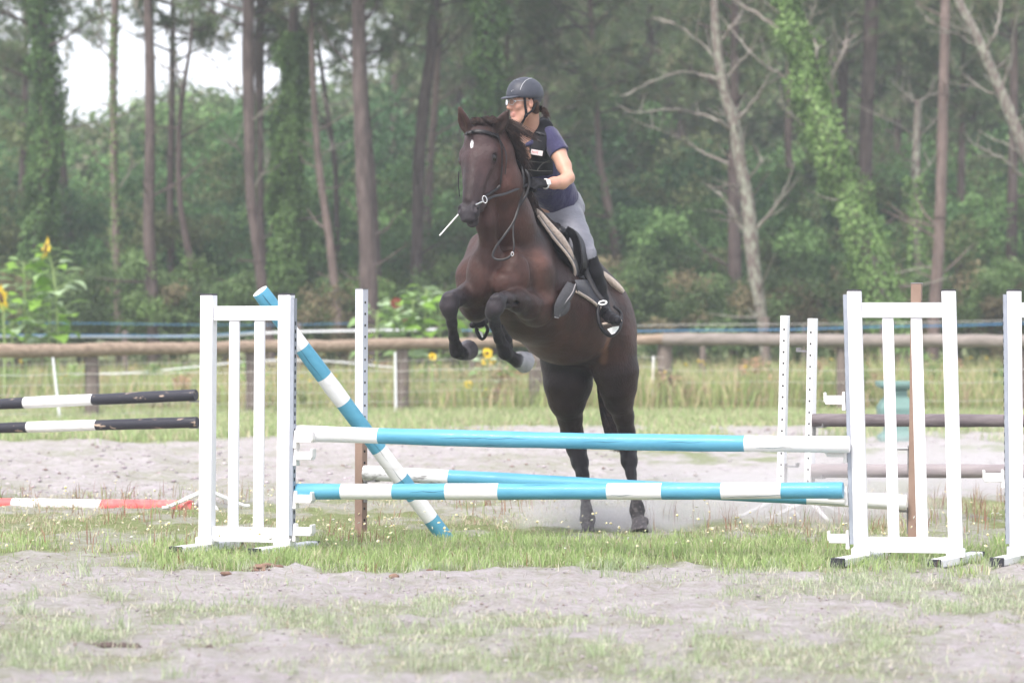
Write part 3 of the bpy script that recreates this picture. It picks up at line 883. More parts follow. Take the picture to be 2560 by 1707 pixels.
# mesh wires
for k, v in enumerate((905, 931, 957, 983, 1008, 1030)):
    r = [0.003, 0.005, 0.003, 0.003, 0.003, 0.005][k]
    us = np.linspace(-330, 1660, 34)
    rnd = random.Random(k)
    pts = [P(u, v - (u - 600) * 0.012 + rnd.uniform(-2.0, 2.0), yf(u) - 0.02) for u in us]
    mb = MB(); mb.tube(spline(pts, 2), r, 4); mb.build("wire", [M_WIRE], fl)
mb = MB()
for k in range(140):
    u = -320 + k * 14.2
    rnd = random.Random(k)
    mb.tube([P(u, 890, yf(u)), P(u + rnd.uniform(-3, 3), 960, yf(u)), P(u, 1034, yf(u))], 0.0013, 3, caps=False)
tag(mb.build("mesh_stays", [M_WIRE], fl), kind="stuff")
fr_ = thing("rail_fence", "greyer log rail fence right of the thick post, behind the slim white stands", "fence", (6, 45, 0), "log rail fences")
log([P(u, v, yf(u)) for u, v in ((1660, 848), (1900, 849), (2150, 852), (2400, 852))], 0.10, "rail", M_LOGG, fr_, seed=7)
log([P(u, v, yf(u)) for u, v in ((2400, 852), (2600, 854), (2900, 856))], 0.10, "rail", M_LOGG, fr_, seed=8)
for u, w, vt in ((1662, 38, 838), (2108, 34, 862), (2548, 34, 862), (2950, 34, 862)):
    y = yf(u) + 0.12
    b = P(u, 800, y); zt = cz(vt, y)
    mb = MB(); mb.tube([Vector((b.x, y, -0.05)), Vector((b.x, y, zt * 0.5)), Vector((b.x, y, zt))], [W(w, y) / 2 * 1.05, W(w, y) / 2, W(w, y) / 2 * 0.97], 12)
    mb.build("post", [M_POST], fr_, smooth=True)
for v, m_ in ((925, M_WIRE), (955, M_WIRE), (1001, M_WIRE)):
    us = np.linspace(1662, 2950, 20)
    mb = MB(); mb.tube(spline([P(u, v + 2 * math.sin(u), yf(u)) for u in us], 2), 0.003, 4); mb.build("wire", [m_], fr_)
# slim white fibreglass stakes leaning on the fence
for (u0, v0, u1, v1, lab) in ((132, 893, 150, 1075, "thin white plastic stake standing left of the leftmost fence post"),
                              (988, 880, 990, 1040, "thin white plastic stake against the fence left of the horse's raised feet"),
                              (1634, 890, 1628, 1010, "short white plastic stake just left of the thick fence post")):
    y = yf(u0) - 0.25
    a, b = P(u0, v0, y), P(u1, v1, y); b.z = 0.0
    mb = MB(); mb.tube([b, a], [0.018, 0.016], 8)
    mb.build_name = None
    tag(mb.build("plastic_stake", [M_TAPEW], None, smooth=True), lab, "stake", "white plastic stakes")

# electric fence behind
ef = thing("electric_fence", "electric fence of slim wooden posts carrying blue rope and white tape beyond the log fence", "fence", (0, 54, 0))
yE = 54.0
for u, vt, w in ((313, 826, 14), (747, 806, 17), (1757, 866, 16), (1915, 792, 18), (2010, 812, 9), (2205, 806, 11), (2543, 810, 12), (-120, 830, 14), (1180, 812, 14)):
    b = P(u, 800, yE); mb = MB(); mb.tube([Vector((b.x, yE, -0.05)), Vector((b.x, yE, cz(vt, yE)))], W(w, yE) / 2, 8); mb.build("post", [M_POST], ef, smooth=True)
def line(pts, r, name, m_, y, flat=None):
    mb = MB(); mb.tube(spline([P(u, v, y) for u, v in pts], 4), r, 6, flat=flat); return mb.build(name, [m_], ef)
tapef = (Vector((0, 1, 0)), 0.2)
line([(-100, 842), (40, 840), (313, 841), (520, 840), (620, 834), (747, 829), (905, 826), (1110, 823)], 0.022, "tape", M_TAPEW, yE - .08, tapef)
line([(-100, 836), (150, 838), (300, 838), (480, 840), (650, 828)], 0.009, "rope", M_TAPEB, yE - .1)
line([(-100, 806), (200, 808), (500, 812), (700, 812), (900, 808)], 0.006, "rope", M_TAPEB, yE - .05)
line([(1150, 826), (1400, 826), (1570, 828), (1700, 826), (1950, 824), (2200, 817), (2380, 814), (2600, 807)], 0.012, "rope", M_TAPEB, yE - .08)
line([(1540, 940), (1700, 936), (1900, 936), (2180, 943), (2400, 944), (2600, 944)], 0.010, "rope", M_TAPEB, yE - .08)
line([(1540, 816), (1700, 812), (2000, 810), (2300, 806), (2600, 800)], 0.006, "wire", M_WIRE, yE - .08)
line([(180, 935), (340, 931), (500, 915), (640, 902), (760, 900), (850, 905), (1000, 920)], 0.013, "tape", M_TAPEW, 50.0, tapef)
# ================================================================== WOOD BEYOND THE MEADOW
M_BARK = mat("pine_bark", (0.062, 0.046, 0.044), rough=0.95, col2=(0.15, 0.115, 0.108), thr=(0.35, 0.68), scale=3.2, stretch=(3, 3, 0.7), bump=0.9, bscale=9, bdist=0.04, tint=False)
M_BARK2 = mat("pink_bark", (0.12, 0.088, 0.080), rough=0.95, col2=(0.23, 0.175, 0.16), thr=(0.35, 0.7), scale=3.2, stretch=(3, 3, 0.8), bump=0.8, bscale=9, bdist=0.03)
M_LICH = mat("lichen_bark", (0.15, 0.12, 0.11), rough=0.95, col2=(0.29, 0.30, 0.245), thr=(0.45, 0.6), scale=6, stretch=(2, 2, 1), bump=0.7, bscale=9, bdist=0.03)
M_TWIG = mat("dead_branch", (0.19, 0.16, 0.145), rough=0.9, col2=(0.28, 0.27, 0.235), thr=(0.4, 0.65), scale=4)
M_LEAF = mat("leaf", (1, 1, 1), rough=0.55, spec=0.25, tint=True, trans=0.35)

def leaf_quads(c, nrm, size, cols, aspect=0.62):
    """diamond leaves centred at c (n,3), facing nrm"""
    n = len(c)
    nrm = nrm / np.maximum(np.linalg.norm(nrm, axis=1, keepdims=True), 1e-6)
    r = RNG.normal(0, 1, (n, 3)); t1 = np.cross(nrm, r); t1 /= np.maximum(np.linalg.norm(t1, axis=1, keepdims=True), 1e-6)
    t2 = np.cross(nrm, t1)
    s_ = (size * RNG.uniform(0.6, 1.35, n))[:, None]
    bend = nrm * s_ * 0.18
    V = np.stack([c - t1 * s_ * 0.5 - bend, c + t2 * s_ * 0.5 * aspect, c + t1 * s_ * 0.5 - bend, c - t2 * s_ * 0.5 * aspect], 1)
    q = np.arange(n * 4).reshape(n, 4)
    return V.reshape(-1, 3), q, np.repeat(cols, 4, 0)

GREENS = np.array([(0.085, 0.165, 0.062), (0.115, 0.21, 0.078), (0.060, 0.125, 0.055), (0.155, 0.26, 0.095), (0.14, 0.165, 0.075)])
def clumped(centres, rad, nper, size, pal, wts=None, flat=0.8, up=0.5):
    """leaf clumps: each clump is a loose shell with its own shade of green"""
    k = len(centres)
    pi = RNG.choice(len(pal), k, p=wts)
    base = np.array(pal)[pi] * RNG.uniform(0.75, 1.3, (k, 1))
    d = RNG.normal(0, 1, (k, nper, 3)); d /= np.linalg.norm(d, axis=2, keepdims=True)
    rr = (RNG.random((k, nper, 1)) ** 0.45)
    rad = np.asarray(rad).reshape(-1, 1, 1) if hasattr(rad, '__len__') else rad
    off = d * rr * rad; off[..., 2] *= flat
    c = (centres[:, None] + off).reshape(-1, 3)
    nr = (d + RNG.normal(0, 0.6, d.shape)); nr[..., 2] += up
    cols = np.repeat(base[:, None], nper, 1) * RNG.uniform(0.7, 1.3, (k, nper, 1))
    return c, nr.reshape(-1, 3), cols.reshape(-1, 3)

def leaf_object(name, c, nr, size, cols, parent=None):
    V, q, cc = leaf_quads(c, nr, size, cols)
    me = new_mesh(name, V, q, M_LEAF, col=cc)
    return link(name, me, parent)

# --- background foliage masses (nobody could count these) ---
def skyline(u):
    return np.interp(u, [-600, -100, 60, 130, 160, 230, 300, 340, 400, 470, 520, 570, 640, 700, 760, 830, 880, 940, 990, 1040, 1090, 1150, 1300, 3200],
                    [60, 120, 180, 290, 335, 335, 330, 285, 265, 235, 225, 260, 285, 255, 265, 250, 215, 235, 210, 150, 60, -150, -250, -250])
def mass(name, label, n, y0, y1, u0, u1, vtopf, vbot, rad, nper, size, pal, wts, jitter=30):
    y = RNG.uniform(y0, y1, n); u = RNG.uniform(u0, u1, n)
    vt = vtopf(u) + RNG.normal(0, jitter, n)
    v = vt + (vbot - vt) * RNG.random(n) ** 1.0
    keep = v > vtopf(u) - 25
    y, u, v = y[keep], u[keep], v[keep]
    ce = np.stack([(u - 1280) / F * y, y, np.maximum(CAMZ - (v - HOR) / F * y, 0.2)], -1)
    c, nr, cols = clumped(ce, rad * RNG.uniform(0.6, 1.3, len(ce)), nper, size, pal, wts)
    ok = c[:, 2] > 0.02
    o = leaf_object(name, c[ok], nr[ok], size, cols[ok])
    return tag(o, label, "undergrowth", kind="stuff")
def bushes(name, label, n, y0, y1, u0, u1, vtopf, rb, nclump, rad, nper, size, pal, vbot=800):
    """foliage built bush by bush: every bush has its own green and carries its clumps on its upper and outer surface"""
    y = RNG.uniform(y0, y1, n); u = RNG.uniform(u0, u1, n)
    v = vtopf(u) + (vbot - vtopf(u)) * RNG.random(n)
    R_ = rb * RNG.uniform(0.55, 1.35, n)
    ce = np.stack([(u - 1280) / F * y, y, np.maximum(CAMZ - (v - HOR) / F * y - R_ * 0.6, 0.1)], -1)
    hue = np.array(pal)[RNG.integers(0, len(pal), n)] * RNG.uniform(0.85, 1.55, (n, 1))
    d = RNG.normal(0, 1, (n, nclump, 3)); d[..., 2] = np.abs(d[..., 2]) * 1.1 - 0.25; d[..., 1] -= 0.25
    d /= np.linalg.norm(d, axis=2, keepdims=True)
    cc_ = (ce[:, None] + d * (R_[:, None, None] * RNG.uniform(0.65, 1.1, (n, nclump, 1)))).reshape(-1, 3)
    hu_ = (np.repeat(hue[:, None], nclump, 1) * RNG.uniform(0.75, 1.3, (n, nclump, 1))).reshape(-1, 3)
    k = len(cc_)
    e_ = RNG.normal(0, 1, (k, nper, 3)); e_ /= np.linalg.norm(e_, axis=2, keepdims=True)
    c = cc_[:, None] + e_ * (RNG.random((k, nper, 1)) ** 0.45) * rad * np.array((1, 1, 0.75))
    nr = e_ + RNG.normal(0, 0.6, e_.shape); nr[..., 2] += 0.5
    cols = np.repeat(hu_[:, None], nper, 1) * RNG.uniform(0.75, 1.28, (k, nper, 1))
    c, nr, cols = c.reshape(-1, 3), nr.reshape(-1, 3), cols.reshape(-1, 3)
    ok = c[:, 2] > 0.02
    return tag(leaf_object(name, c[ok], nr[ok], size, cols[ok]), label, "undergrowth", kind="stuff")
DARK = [(0.125, 0.185, 0.085), (0.165, 0.225, 0.11), (0.10, 0.15, 0.075), (0.185, 0.19, 0.12)]
mass("distant_wood", "hazy mass of distant wood closing the view, open to white sky at the left", 5600, 88, 104, -1500, 4100, lambda u: skyline(u) + 10, 780, 1.1, 80, 0.27, DARK + [(0.13, 0.20, 0.08)], None, 18)
mass("far_pine_wood", "hazy dense pine wood far behind the rider and the ivy tree", 3200, 100, 110, 930, 4200, lambda u: skyline(u) + 40, 760, 1.3, 70, 0.32, DARK, None, 18)
bushes("understorey", "mid green broadleaf understorey between the pine trunks", 440, 70, 86, -1300, 3900, lambda u: np.where(u < 1100, skyline(u) + 25, 330 + 70 * np.sin(u / 90.0)), 1.25, 16, 0.46, 42, 0.14, GREENS)
bushes("thicket", "lower dark green thicket of saplings and holly under the pines", 430, 62, 70, -1200, 3800, lambda u: 470 + 60 * np.sin(u / 61.0) + 30 * np.sin(u / 23.0), 0.75, 14, 0.34, 44, 0.105, GREENS * 0.85)
bushes("bramble_thicket", "dark tangled bramble and fern thicket along the foot of the wood", 540, 57, 63, -1200, 3800, lambda u: 668 + 24 * np.sin(u / 70.0) + 20 * np.sin(u / 31.0 + 1), 0.48, 14, 0.26, 48, 0.08,
       [(0.085, 0.14, 0.05), (0.115, 0.18, 0.06), (0.07, 0.11, 0.045), (0.17, 0.145, 0.085), (0.14, 0.21, 0.085)], vbot=860)

bushes("meadow_weeds", "low leafy weeds scattered through the tall meadow grass", 260, 45.9, 56, -500, 3100, lambda u: 905 + 0 * u, 0.22, 7, 0.16, 26, 0.06,
       [(0.20, 0.30, 0.11), (0.27, 0.36, 0.15), (0.16, 0.24, 0.09), (0.42, 0.36, 0.22), (0.34, 0.22, 0.15)], vbot=1010)
# --- pine needle tufts for the crowns ---
def needle_mesh(tips, dirs, nper, ln, wd, cols):
    k = len(tips)
    d = RNG.normal(0, 0.75, (k, nper, 3)) + dirs[:, None] * 0.9
    d /= np.linalg.norm(d, axis=2, keepdims=True)
    L_ = ln * RNG.uniform(0.6, 1.2, (k, nper, 1))
    s_ = np.cross(d, RNG.normal(0, 1, (k, nper, 3))); s_ /= np.linalg.norm(s_, axis=2, keepdims=True)
    b = np.repeat(tips[:, None], nper, 1) + d * 0.02
    V = np.stack([b - s_ * wd / 2, b + s_ * wd / 2, b + d * L_], 2).reshape(-1, 3)
    q = np.arange(len(V)).reshape(-1, 3)
    cc = np.repeat((np.repeat(cols[:, None], nper, 1) * RNG.uniform(0.75, 1.25, (k, nper, 1))).reshape(-1, 3), 3, 0)
    return V, q, cc
M_NEEDLE = mat("pine_needle", (1, 1, 1), rough=0.6, tint=True, trans=0.3)

def pine_crown(path, z0, z1, spread, seed, parent, dens=1.0, reach_low=0.7):
    """limbs leave the trunk between z0 and z1 and carry twigs with needle tufts"""
    rnd = np.random.default_rng(seed)
    def at(z):
        zs_ = [p.z for p in path]
        return Vector((np.interp(z, zs_, [p.x for p in path]), np.interp(z, zs_, [p.y for p in path]), z))
    mb = MB(); tips = []; dirs = []
    nb = int(26 * dens)
    for i in range(nb):
        f = (i + rnd.random()) / nb
        z = z0 + (z1 - z0) * f
        a = rnd.random() * 2 * np.pi
        ln = spread * (reach_low + (1 - reach_low) * f if f < 0.5 else 1.2 * (1.15 - f)) * rnd.uniform(0.6, 1.15)
        o = at(z)
        e = Vector((math.cos(a), math.sin(a), rnd.uniform(0.1, 0.55))).normalized()
        pts = [o]
        cur = o.copy(); d = e.copy()
        for s_ in range(5):
            d = (d + Vector(rnd.normal(0, 0.13, 3)) + Vector((0, 0, 0.03))).normalized()
            cur = cur + d * ln / 5; pts.append(cur.copy())
        mb.tube(pts, [0.035 * (1 - k / 6.5) * (0.5 + ln / 4) for k in range(6)], 5, caps=False)
        for s_ in range(int(13 * dens) + 2):
            t = rnd.uniform(0.3, 1.0); k = min(4, int(t * 5)); q = pts[k].lerp(pts[k + 1], t * 5 - k)
            sd = Vector((d[0] * 0.6, d[1] * 0.6, 0.15)) + Vector(rnd.normal(0, 0.65, 3)); sd.normalize()
            l2 = rnd.uniform(0.25, 0.7)
            tip = q + sd * l2
            mb.tube([q, q.lerp(tip, 0.5) + Vector((0, 0, -0.02)), tip], [0.012, 0.008, 0.005], 3, caps=False)
            for g_ in range(4):
                tips.append(q.lerp(tip, 0.35 + 0.22 * g_)); dirs.append(sd)
    tips = np.array([tuple(t) for t in tips]); dirs = np.array([tuple(t) for t in dirs])
    pal = np.array([(0.165, 0.23, 0.11), (0.21, 0.28, 0.135), (0.13, 0.185, 0.10), (0.25, 0.25, 0.16)])
    cols = pal[rnd.integers(0, 4, len(tips))] * rnd.uniform(0.8, 1.25, (len(tips), 1))
    V, q, cc = needle_mesh(tips, dirs, 16, 0.20, 0.017, cols)
    cr = link("crown", new_mesh("crown", V, q, M_NEEDLE, col=cc), parent)
    mb.build("limbs", [M_BARK], parent)
    return cr

def ivy(path_r, parent, n, size, pal, z0, z1, thick):
    """leaves wrapped around the trunk between heights z0 and z1"""
    pts = [p for p, r in path_r]; zs_ = np.array([p.z for p in pts])
    z = RNG.uniform(z0, z1, n)
    x = np.interp(z, zs_, [p.x for p in pts]); y = np.interp(z, zs_, [p.y for p in pts]); r = np.interp(z, zs_, [r for p, r in path_r])
    a = RNG.uniform(0, 2 * np.pi, n)
    lump = thick * (0.40 + 1.5 * sstep(0.3, 0.75, fbm(z * 2.1 + 3, a * 1.5 + 7, 3))) + 0.15 * thick * RNG.normal(0, 1, n)
    rr = r + np.maximum(0.01, lump * RNG.uniform(0.5, 1.05, n))
    c = np.stack([x + np.cos(a) * rr, y + np.sin(a) * rr, z], -1)
    nr = np.stack([np.cos(a), np.sin(a), np.full(n, 0.35)], -1) + RNG.normal(0, 0.45, (n, 3))
    pal = np.array(pal)
    shade = 0.5 * fbm(z * 2.4 + 20, a * 1.8, 2) + 0.5 * RNG.random(n)
    cols = pal[np.clip((shade * len(pal) * 1.1).astype(int), 0, len(pal) - 1)] * RNG.uniform(0.7, 1.3, (n, 1))
    return leaf_object("ivy", c, nr, size, cols, parent)

IVY = [(0.06, 0.125, 0.04), (0.085, 0.165, 0.052), (0.115, 0.21, 0.065), (0.145, 0.25, 0.075)]
IVYB = [(0.11, 0.19, 0.06), (0.155, 0.26, 0.08), (0.21, 0.335, 0.11), (0.27, 0.40, 0.15)]

def tree(pts, y, label, m_=None, crown=None, ivy_=None, branches=(), top=13.0, group="pine trunks at the edge of the wood", knots=0, taper=True, seed=0, name="pine_tree", cat="pine tree", sub=None):
    """pts: (u, v, width px) from the top of what the photograph shows downwards"""
    m_ = m_ or M_BARK
    P3 = [(P(u, v, y), W(w, y) / 2) for u, v, w in pts][::-1]      # from the ground up
    b, rb = P3[0]
    d = (P3[1][0] - b).normalized() if len(P3) > 1 else Z
    if d.z < 0.3: d = Z
    base = b - d * (b.z / max(d.z, 0.3)); base.z = -0.05
    full = [(base, rb * 1.25)] + ([(base.lerp(b, 0.4), rb * 1.06)] if b.z > 1 else []) + P3
    e, re = full[-1]
    if top and e.z < top:
        d2 = (e - full[-2][0]).normalized(); d2 = (d2 * 0.6 + Z * 0.8).normalized()
        L_ = (top - e.z) / d2.z
        full += [(e + d2 * L_ * 0.5, re * 0.72), (e + d2 * L_, re * 0.35)]
    rnd = random.Random(seed * 77 + int(pts[0][0]))
    q = spline([p for p, r in full], 6)
    rr = list(np.interp(np.linspace(0, len(full) - 1, len(q)), range(len(full)), [r for p, r in full]))
    rr = [r * (1 + rnd.uniform(-0.06, 0.06)) for r in rr]
    t = thing(name, label, cat, (base.x, base.y, 0), group)
    mb = MB(); mb.tube(q, rr, 12)
    for k in range(rnd.randint(9, 16)):                # short dead twigs and stubs left on the trunk
        i = rnd.randint(max(1, len(q) // 6), int(len(q) * 0.8)); a = rnd.uniform(0, 6.28)
        e_ = Vector((math.cos(a), math.sin(a) * 0.7, rnd.uniform(0.0, 0.7))).normalized(); ln = rnd.uniform(0.15, 0.5) if rnd.random() < .6 else rnd.uniform(0.5, 1.3)
        o_ = q[i] + e_ * rr[i] * 0.7; w_ = 0.008 + 0.012 * ln
        mid = o_ + e_ * ln * 0.5 + Vector((rnd.uniform(-.05, .05), 0, rnd.uniform(-.06, .02))); end = o_ + e_ * ln + Vector((rnd.uniform(-.1, .1), 0, rnd.uniform(-.05, .18)))
        mb.tube([o_, mid, end], [w_ * 1.3, w_, w_ * 0.4], 5)
    for k in range(rnd.randint(2, 5)):                 # swollen whorl rings
        i = rnd.randint(2, len(q) - 4); mb.tube([q[i].lerp(q[i - 1], .12), q[i], q[i].lerp(q[i + 1], .12)], [rr[i] * 0.9, rr[i] * 1.16, rr[i] * 0.9], 12)
    mb.build("trunk", [m_], t, smooth=True)
    path_r = list(zip(q, rr))
    for br in branches:
        (u0, v0), rest, w0 = br[0], br[1], br[2]
        p3 = [P(u0, v0, y)]
        for k, (u1, v1) in enumerate(rest): p3.append(P(u1, v1, y - (0.25 + 0.25 * k) * (1 if rnd.random() < 0.6 else -0.6)))
        s_ = spline(p3, 5)
        for i in range(1, len(s_)): s_[i] += Vector((rnd.uniform(-.02, .02), 0, rnd.uniform(-.02, .02)))
        bm_ = MB(); n = len(s_)
        bm_.tube(s_, [W(w0, y) / 2 * (1 - 0.8 * i / (n - 1)) for i in range(n)], 7)
        for i in range(2, n - 1):                      # side twigs
            if rnd.random() < 0.5:
                dd = (s_[i + 1] - s_[i - 1]).normalized(); sd = (dd + Vector((rnd.uniform(-1, 1), rnd.uniform(-.6, .6), rnd.uniform(-.5, 1)))).normalized()
                ln = rnd.uniform(0.2, 0.7)
                bm_.tube([s_[i], s_[i] + sd * ln * 0.5, s_[i] + sd * ln + Vector((0, 0, 0.04))], [0.014, 0.009, 0.003], 4, caps=False)
        bm_.build("branch", [M_TWIG], t, smooth=True)
    if crown: pine_crown([p for p in q], crown[0], crown[1], crown[2], seed + 100, t, crown[3] if len(crown) > 3 else 1.0)
    if ivy_: ivy(path_r, t, ivy_[0], ivy_[1], ivy_[2], ivy_[3], ivy_[4], ivy_[5])
    return t

vz = lambda v, y: CAMZ - (v - HOR) / F * y
# left half
tree([(100, 0, 34), (112, 200, 34), (118, 400, 36), (100, 560, 30), (86, 680, 30)], 62, "ivy-clad pine at the far left, directly behind the tall sunflower", crown=(6, 13, 2.99, 1.1), ivy_=(9000, 0.10, IVY, 2.2, 9.5, 0.22), seed=1)
tree([(66, 0, 14), (62, 260, 16), (54, 520, 18), (52, 640, 20)], 70, "thin dark pine left of the ivy-clad one at the far left", crown=(6.6, 13, 2.53, 1), seed=2)
tree([(114, 60, 15), (128, 200, 20), (140, 290, 22), (152, 375, 20), (170, 560, 20)], 66, "slim pine leaning right, just right of the ivy-clad one at the far left", crown=(7.6, 13, 2.53, 0.8), seed=3)
tree([(288, 0, 17), (283, 180, 17), (284, 360, 19), (288, 560, 20), (292, 660, 22)], 60, "slender pale pine with a thin green vine, crossing the white sky gap", m_=M_BARK2, crown=(8.2, 13, 2, 0.6), ivy_=(900, 0.07, IVYB, 2.0, 7.6, 0.03), seed=4,
     branches=[((300, 470), [(325, 430), (336, 400)], 5), ((276, 150), [(255, 120), (240, 80)], 4)])
tree([(370, 0, 22), (375, 180, 26), (374, 420, 27), (372, 560, 28), (378, 705, 32)], 58, "straight dark pine right of the white sky gap", crown=(7.9, 13.5, 2.76, 0.8), seed=5,
     branches=[((380, 130), [(405, 170), (425, 215)], 4), ((366, 60), [(340, 20), (325, -20)], 4)])
tree([(432, 60, 14), (430, 250, 16), (426, 480, 18), (430, 710, 22)], 63, "left one of two close slim pines right of the straight dark pine", crown=(7, 13, 2.3, 1), seed=6)
tree([(480, 70, 8), (462, 200, 11), (448, 320, 13), (450, 500, 16), (470, 620, 18), (492, 720, 20)], 61, "right one of two close slim pines, bending at the foot", crown=(7.1, 12.5, 2.07, 0.9), seed=7,
     branches=[((449, 320), [(435, 290), (412, 250)], 5), ((452, 220), [(440, 150), (438, 60)], 7)])
tree([(622, 0, 30), (620, 150, 32), (624, 330, 30), (626, 480, 26), (640, 600, 24), (652, 690, 26)], 57, "thick pine with paired trunk and grey dead limbs, left of the ivy column", crown=(6.9, 13, 3.22, 1.2), seed=8,
     branches=[((618, 250), [(575, 215), (540, 160), (525, 110)], 5), ((626, 300), [(650, 285), (690, 250)], 6), ((630, 470), [(660, 430), (680, 370)], 5), ((618, 400), [(590, 370), (575, 350)], 4)])
tree([(652, 0, 22), (648, 150, 26), (650, 300, 18), (652, 520, 16), (600, 560, 18)][:4] + [(656, 640, 18)], 62, "dark pine standing right behind the paired trunk", crown=(6.8, 13, 2.53, 0.9), seed=9,
     branches=[((655, 170), [(690, 120), (720, 90)], 5), ((655, 240), [(700, 215), (735, 210)], 5)])
tree([(735, 0, 24), (732, 90, 26), (728, 300, 26), (726, 500, 26), (722, 650, 28)], 59, "pine hidden in a dense column of dark green ivy", crown=(7.9, 13, 2.76, 0.9), ivy_=(13000, 0.095, IVY[2:] + IVYB[:2], 2.0, 7.1, 0.22), seed=10)
tree([(778, 0, 12), (780, 150, 14), (790, 330, 17), (804, 470, 19), (824, 600, 20), (834, 690, 22)], 58, "slender pinkish pine leaning left, right of the ivy column", m_=M_BARK2, crown=(7.1, 12.5, 2.07, 1), seed=11,
     branches=[((803, 390), [(820, 375), (832, 358)], 4), ((800, 230), [(812, 250), (830, 275)], 3)])
tree([(795, 90, 9), (808, 200, 11), (826, 330, 13), (838, 420, 13), (842, 560, 14)], 64, "thinnest dark pine, just right of the slender pinkish one", crown=(6.8, 12, 2.07, 1), seed=12)
tree([(896, 0, 34), (898, 150, 35), (902, 300, 36), (910, 480, 40), (918, 600, 42), (922, 720, 46)], 56, "thickest straight pine, above the flaking white standard", crown=(7, 13.5, 3.22, 1.3), seed=13)
tree([(916, 260, 14), (930, 420, 17), (938, 560, 18), (946, 700, 20)], 61, "thin pine touching the right side of the thickest one", crown=(6.7, 12, 2.07, 1), seed=14)
tree([(1086, 0, 28), (1078, 120, 28), (1060, 260, 30), (1048, 400, 30), (1044, 560, 30)], 62, "dark pine behind the horse's ears, left of the rider", crown=(7.6, 13, 2.8, 1.2), seed=15)
tree([(1098, 60, 14), (1090, 230, 17), (1076, 400, 19), (1070, 560, 20)], 66, "thin pinkish pine right against the dark one left of the rider", m_=M_BARK2, crown=(7.2, 12.5, 2.2), seed=16)
tree([(1215, -20, 30), (1218, 120, 32), (1222, 260, 32), (1225, 420, 34)], 61, "ivy-clad pine directly above the horse's head", crown=(7.4, 13, 2.6), ivy_=(7500, 0.10, IVY, 2.0, 8.6, 0.22), seed=17)
tree([(1266, -20, 12), (1268, 160, 14), (1270, 400, 15), (1275, 600, 16)], 65, "thin pale pine just left of the rider's helmet", m_=M_BARK2, crown=(7.8, 12, 1.8), seed=18)
# between the rider and the dead pine
tree([(1372, 60, 18), (1366, 260, 20), (1362, 440, 22), (1360, 600, 24)], 72, "dim pine behind the rider's helmet", crown=(5.2, 13, 2.6, 1.38), seed=19)
tree([(1498, 380, 16), (1508, 450, 20), (1528, 560, 21), (1542, 650, 22)], 64, "pinkish pine leaning left, right of the rider's elbow", m_=M_BARK2, crown=(5.7, 12.5, 2.8, 1.495), seed=20)
tree([(1462, 300, 14), (1460, 420, 16), (1464, 540, 17)], 74, "slim dim pine between the rider and the leaning pinkish pine", crown=(5, 12.5, 2.6, 1.38), seed=21)
tree([(1626, 120, 18), (1630, 300, 20), (1632, 480, 22)], 76, "dim distant pine between the rider and the dead pine", crown=(4.7, 13, 3, 1.61), ivy_=(2500, 0.11, IVY, 1.5, 7.0, 0.14), seed=22)
# right half
tree([(1788, 60, 22), (1792, 110, 25), (1800, 170, 26), (1816, 250, 27), (1834, 305, 30), (1850, 400, 33), (1868, 500, 35), (1876, 580, 37), (1886, 680, 36), (1900, 760, 30), (1908, 830, 26)], 56,
     "lichen-covered dying pine with bare grey branches, right of the rider", m_=M_LICH, top=9.0, seed=23, group="dead pines with bare branches", crown=(7.9, 9.8, 1.5, .5),
     branches=[((1796, 198), [(1745, 184), (1700, 180), (1640, 200), (1560, 240)], 9), ((1830, 325), [(1790, 300), (1736, 282), (1660, 274), (1560, 285)], 10),
               ((1822, 410), [(1775, 390), (1725, 362), (1670, 335), (1630, 318)], 8), ((1844, 300), [(1875, 265), (1905, 225), (1920, 190)], 11),
               ((1806, 100), [(1835, 60), (1860, 25), (1872, -10)], 10), ((1818, 192), [(1850, 155), (1880, 120), (1893, 85)], 9),
               ((1864, 300 + 130), [(1862, 380), (1860, 320)], 7), ((1874, 446), [(1895, 415), (1910, 393)], 6), ((1856, 465), [(1830, 463), (1806, 460)], 6),
               ((1858, 560), [(1830, 525), (1795, 480)], 9), ((1866, 582), [(1835, 550), (1798, 528)], 10), ((1888, 575), [(1925, 535), (1955, 490), (1990, 400)], 11),
               ((1800, 160), [(1740, 95), (1690, 60), (1640, 40)], 6)])
tree([(1836, 300, 24), (1834, 420, 30), (1836, 560, 33), (1838, 700, 34)], 62, "dark straight pine hidden behind the dying pine", crown=(5.8, 13, 2.8, 1.495), seed=24)
tree([(1962, -10, 38), (1985, 70, 40), (2010, 160, 44), (2030, 230, 46), (2052, 310, 48), (2090, 400, 50), (2120, 490, 50), (2155, 585, 52), (2186, 680, 54), (2210, 760, 56)], 55,
     "leaning pine wrapped in thick bright green ivy", m_=M_LICH, top=9.6, seed=25, ivy_=(17000, 0.085, IVYB, 0.8, 9.0, 0.19), group="leaning ivy pines",
     branches=[((1985, 205), [(1930, 175), (1875, 130), (1820, 65)], 10), ((1962, 82), [(1900, 40), (1850, 10), (1810, -25)], 11), ((2012, 80), [(2030, 40), (2042, -20)], 10),
               ((2042, 175), [(2040, 120), (2030, 60), (2045, 10)], 9), ((2068, 170), [(2085, 130), (2098, 95)], 8), ((2078, 190), [(2105, 140), (2118, 90), (2116, 35)], 11),
               ((2082, 275), [(2080, 220), (2078, 190)], 9), ((2124, 420), [(2128, 370), (2130, 330)], 7), ((2024, 320), [(1985, 290), (1930, 230)], 6)])
tree([(2180, -10, 36), (2176, 120, 38), (2168, 260, 36), (2162, 480, 34)], 66, "thick dark pine right behind the leaning ivy pine", crown=(7.6, 13.5, 2.8, 1.2), seed=26)
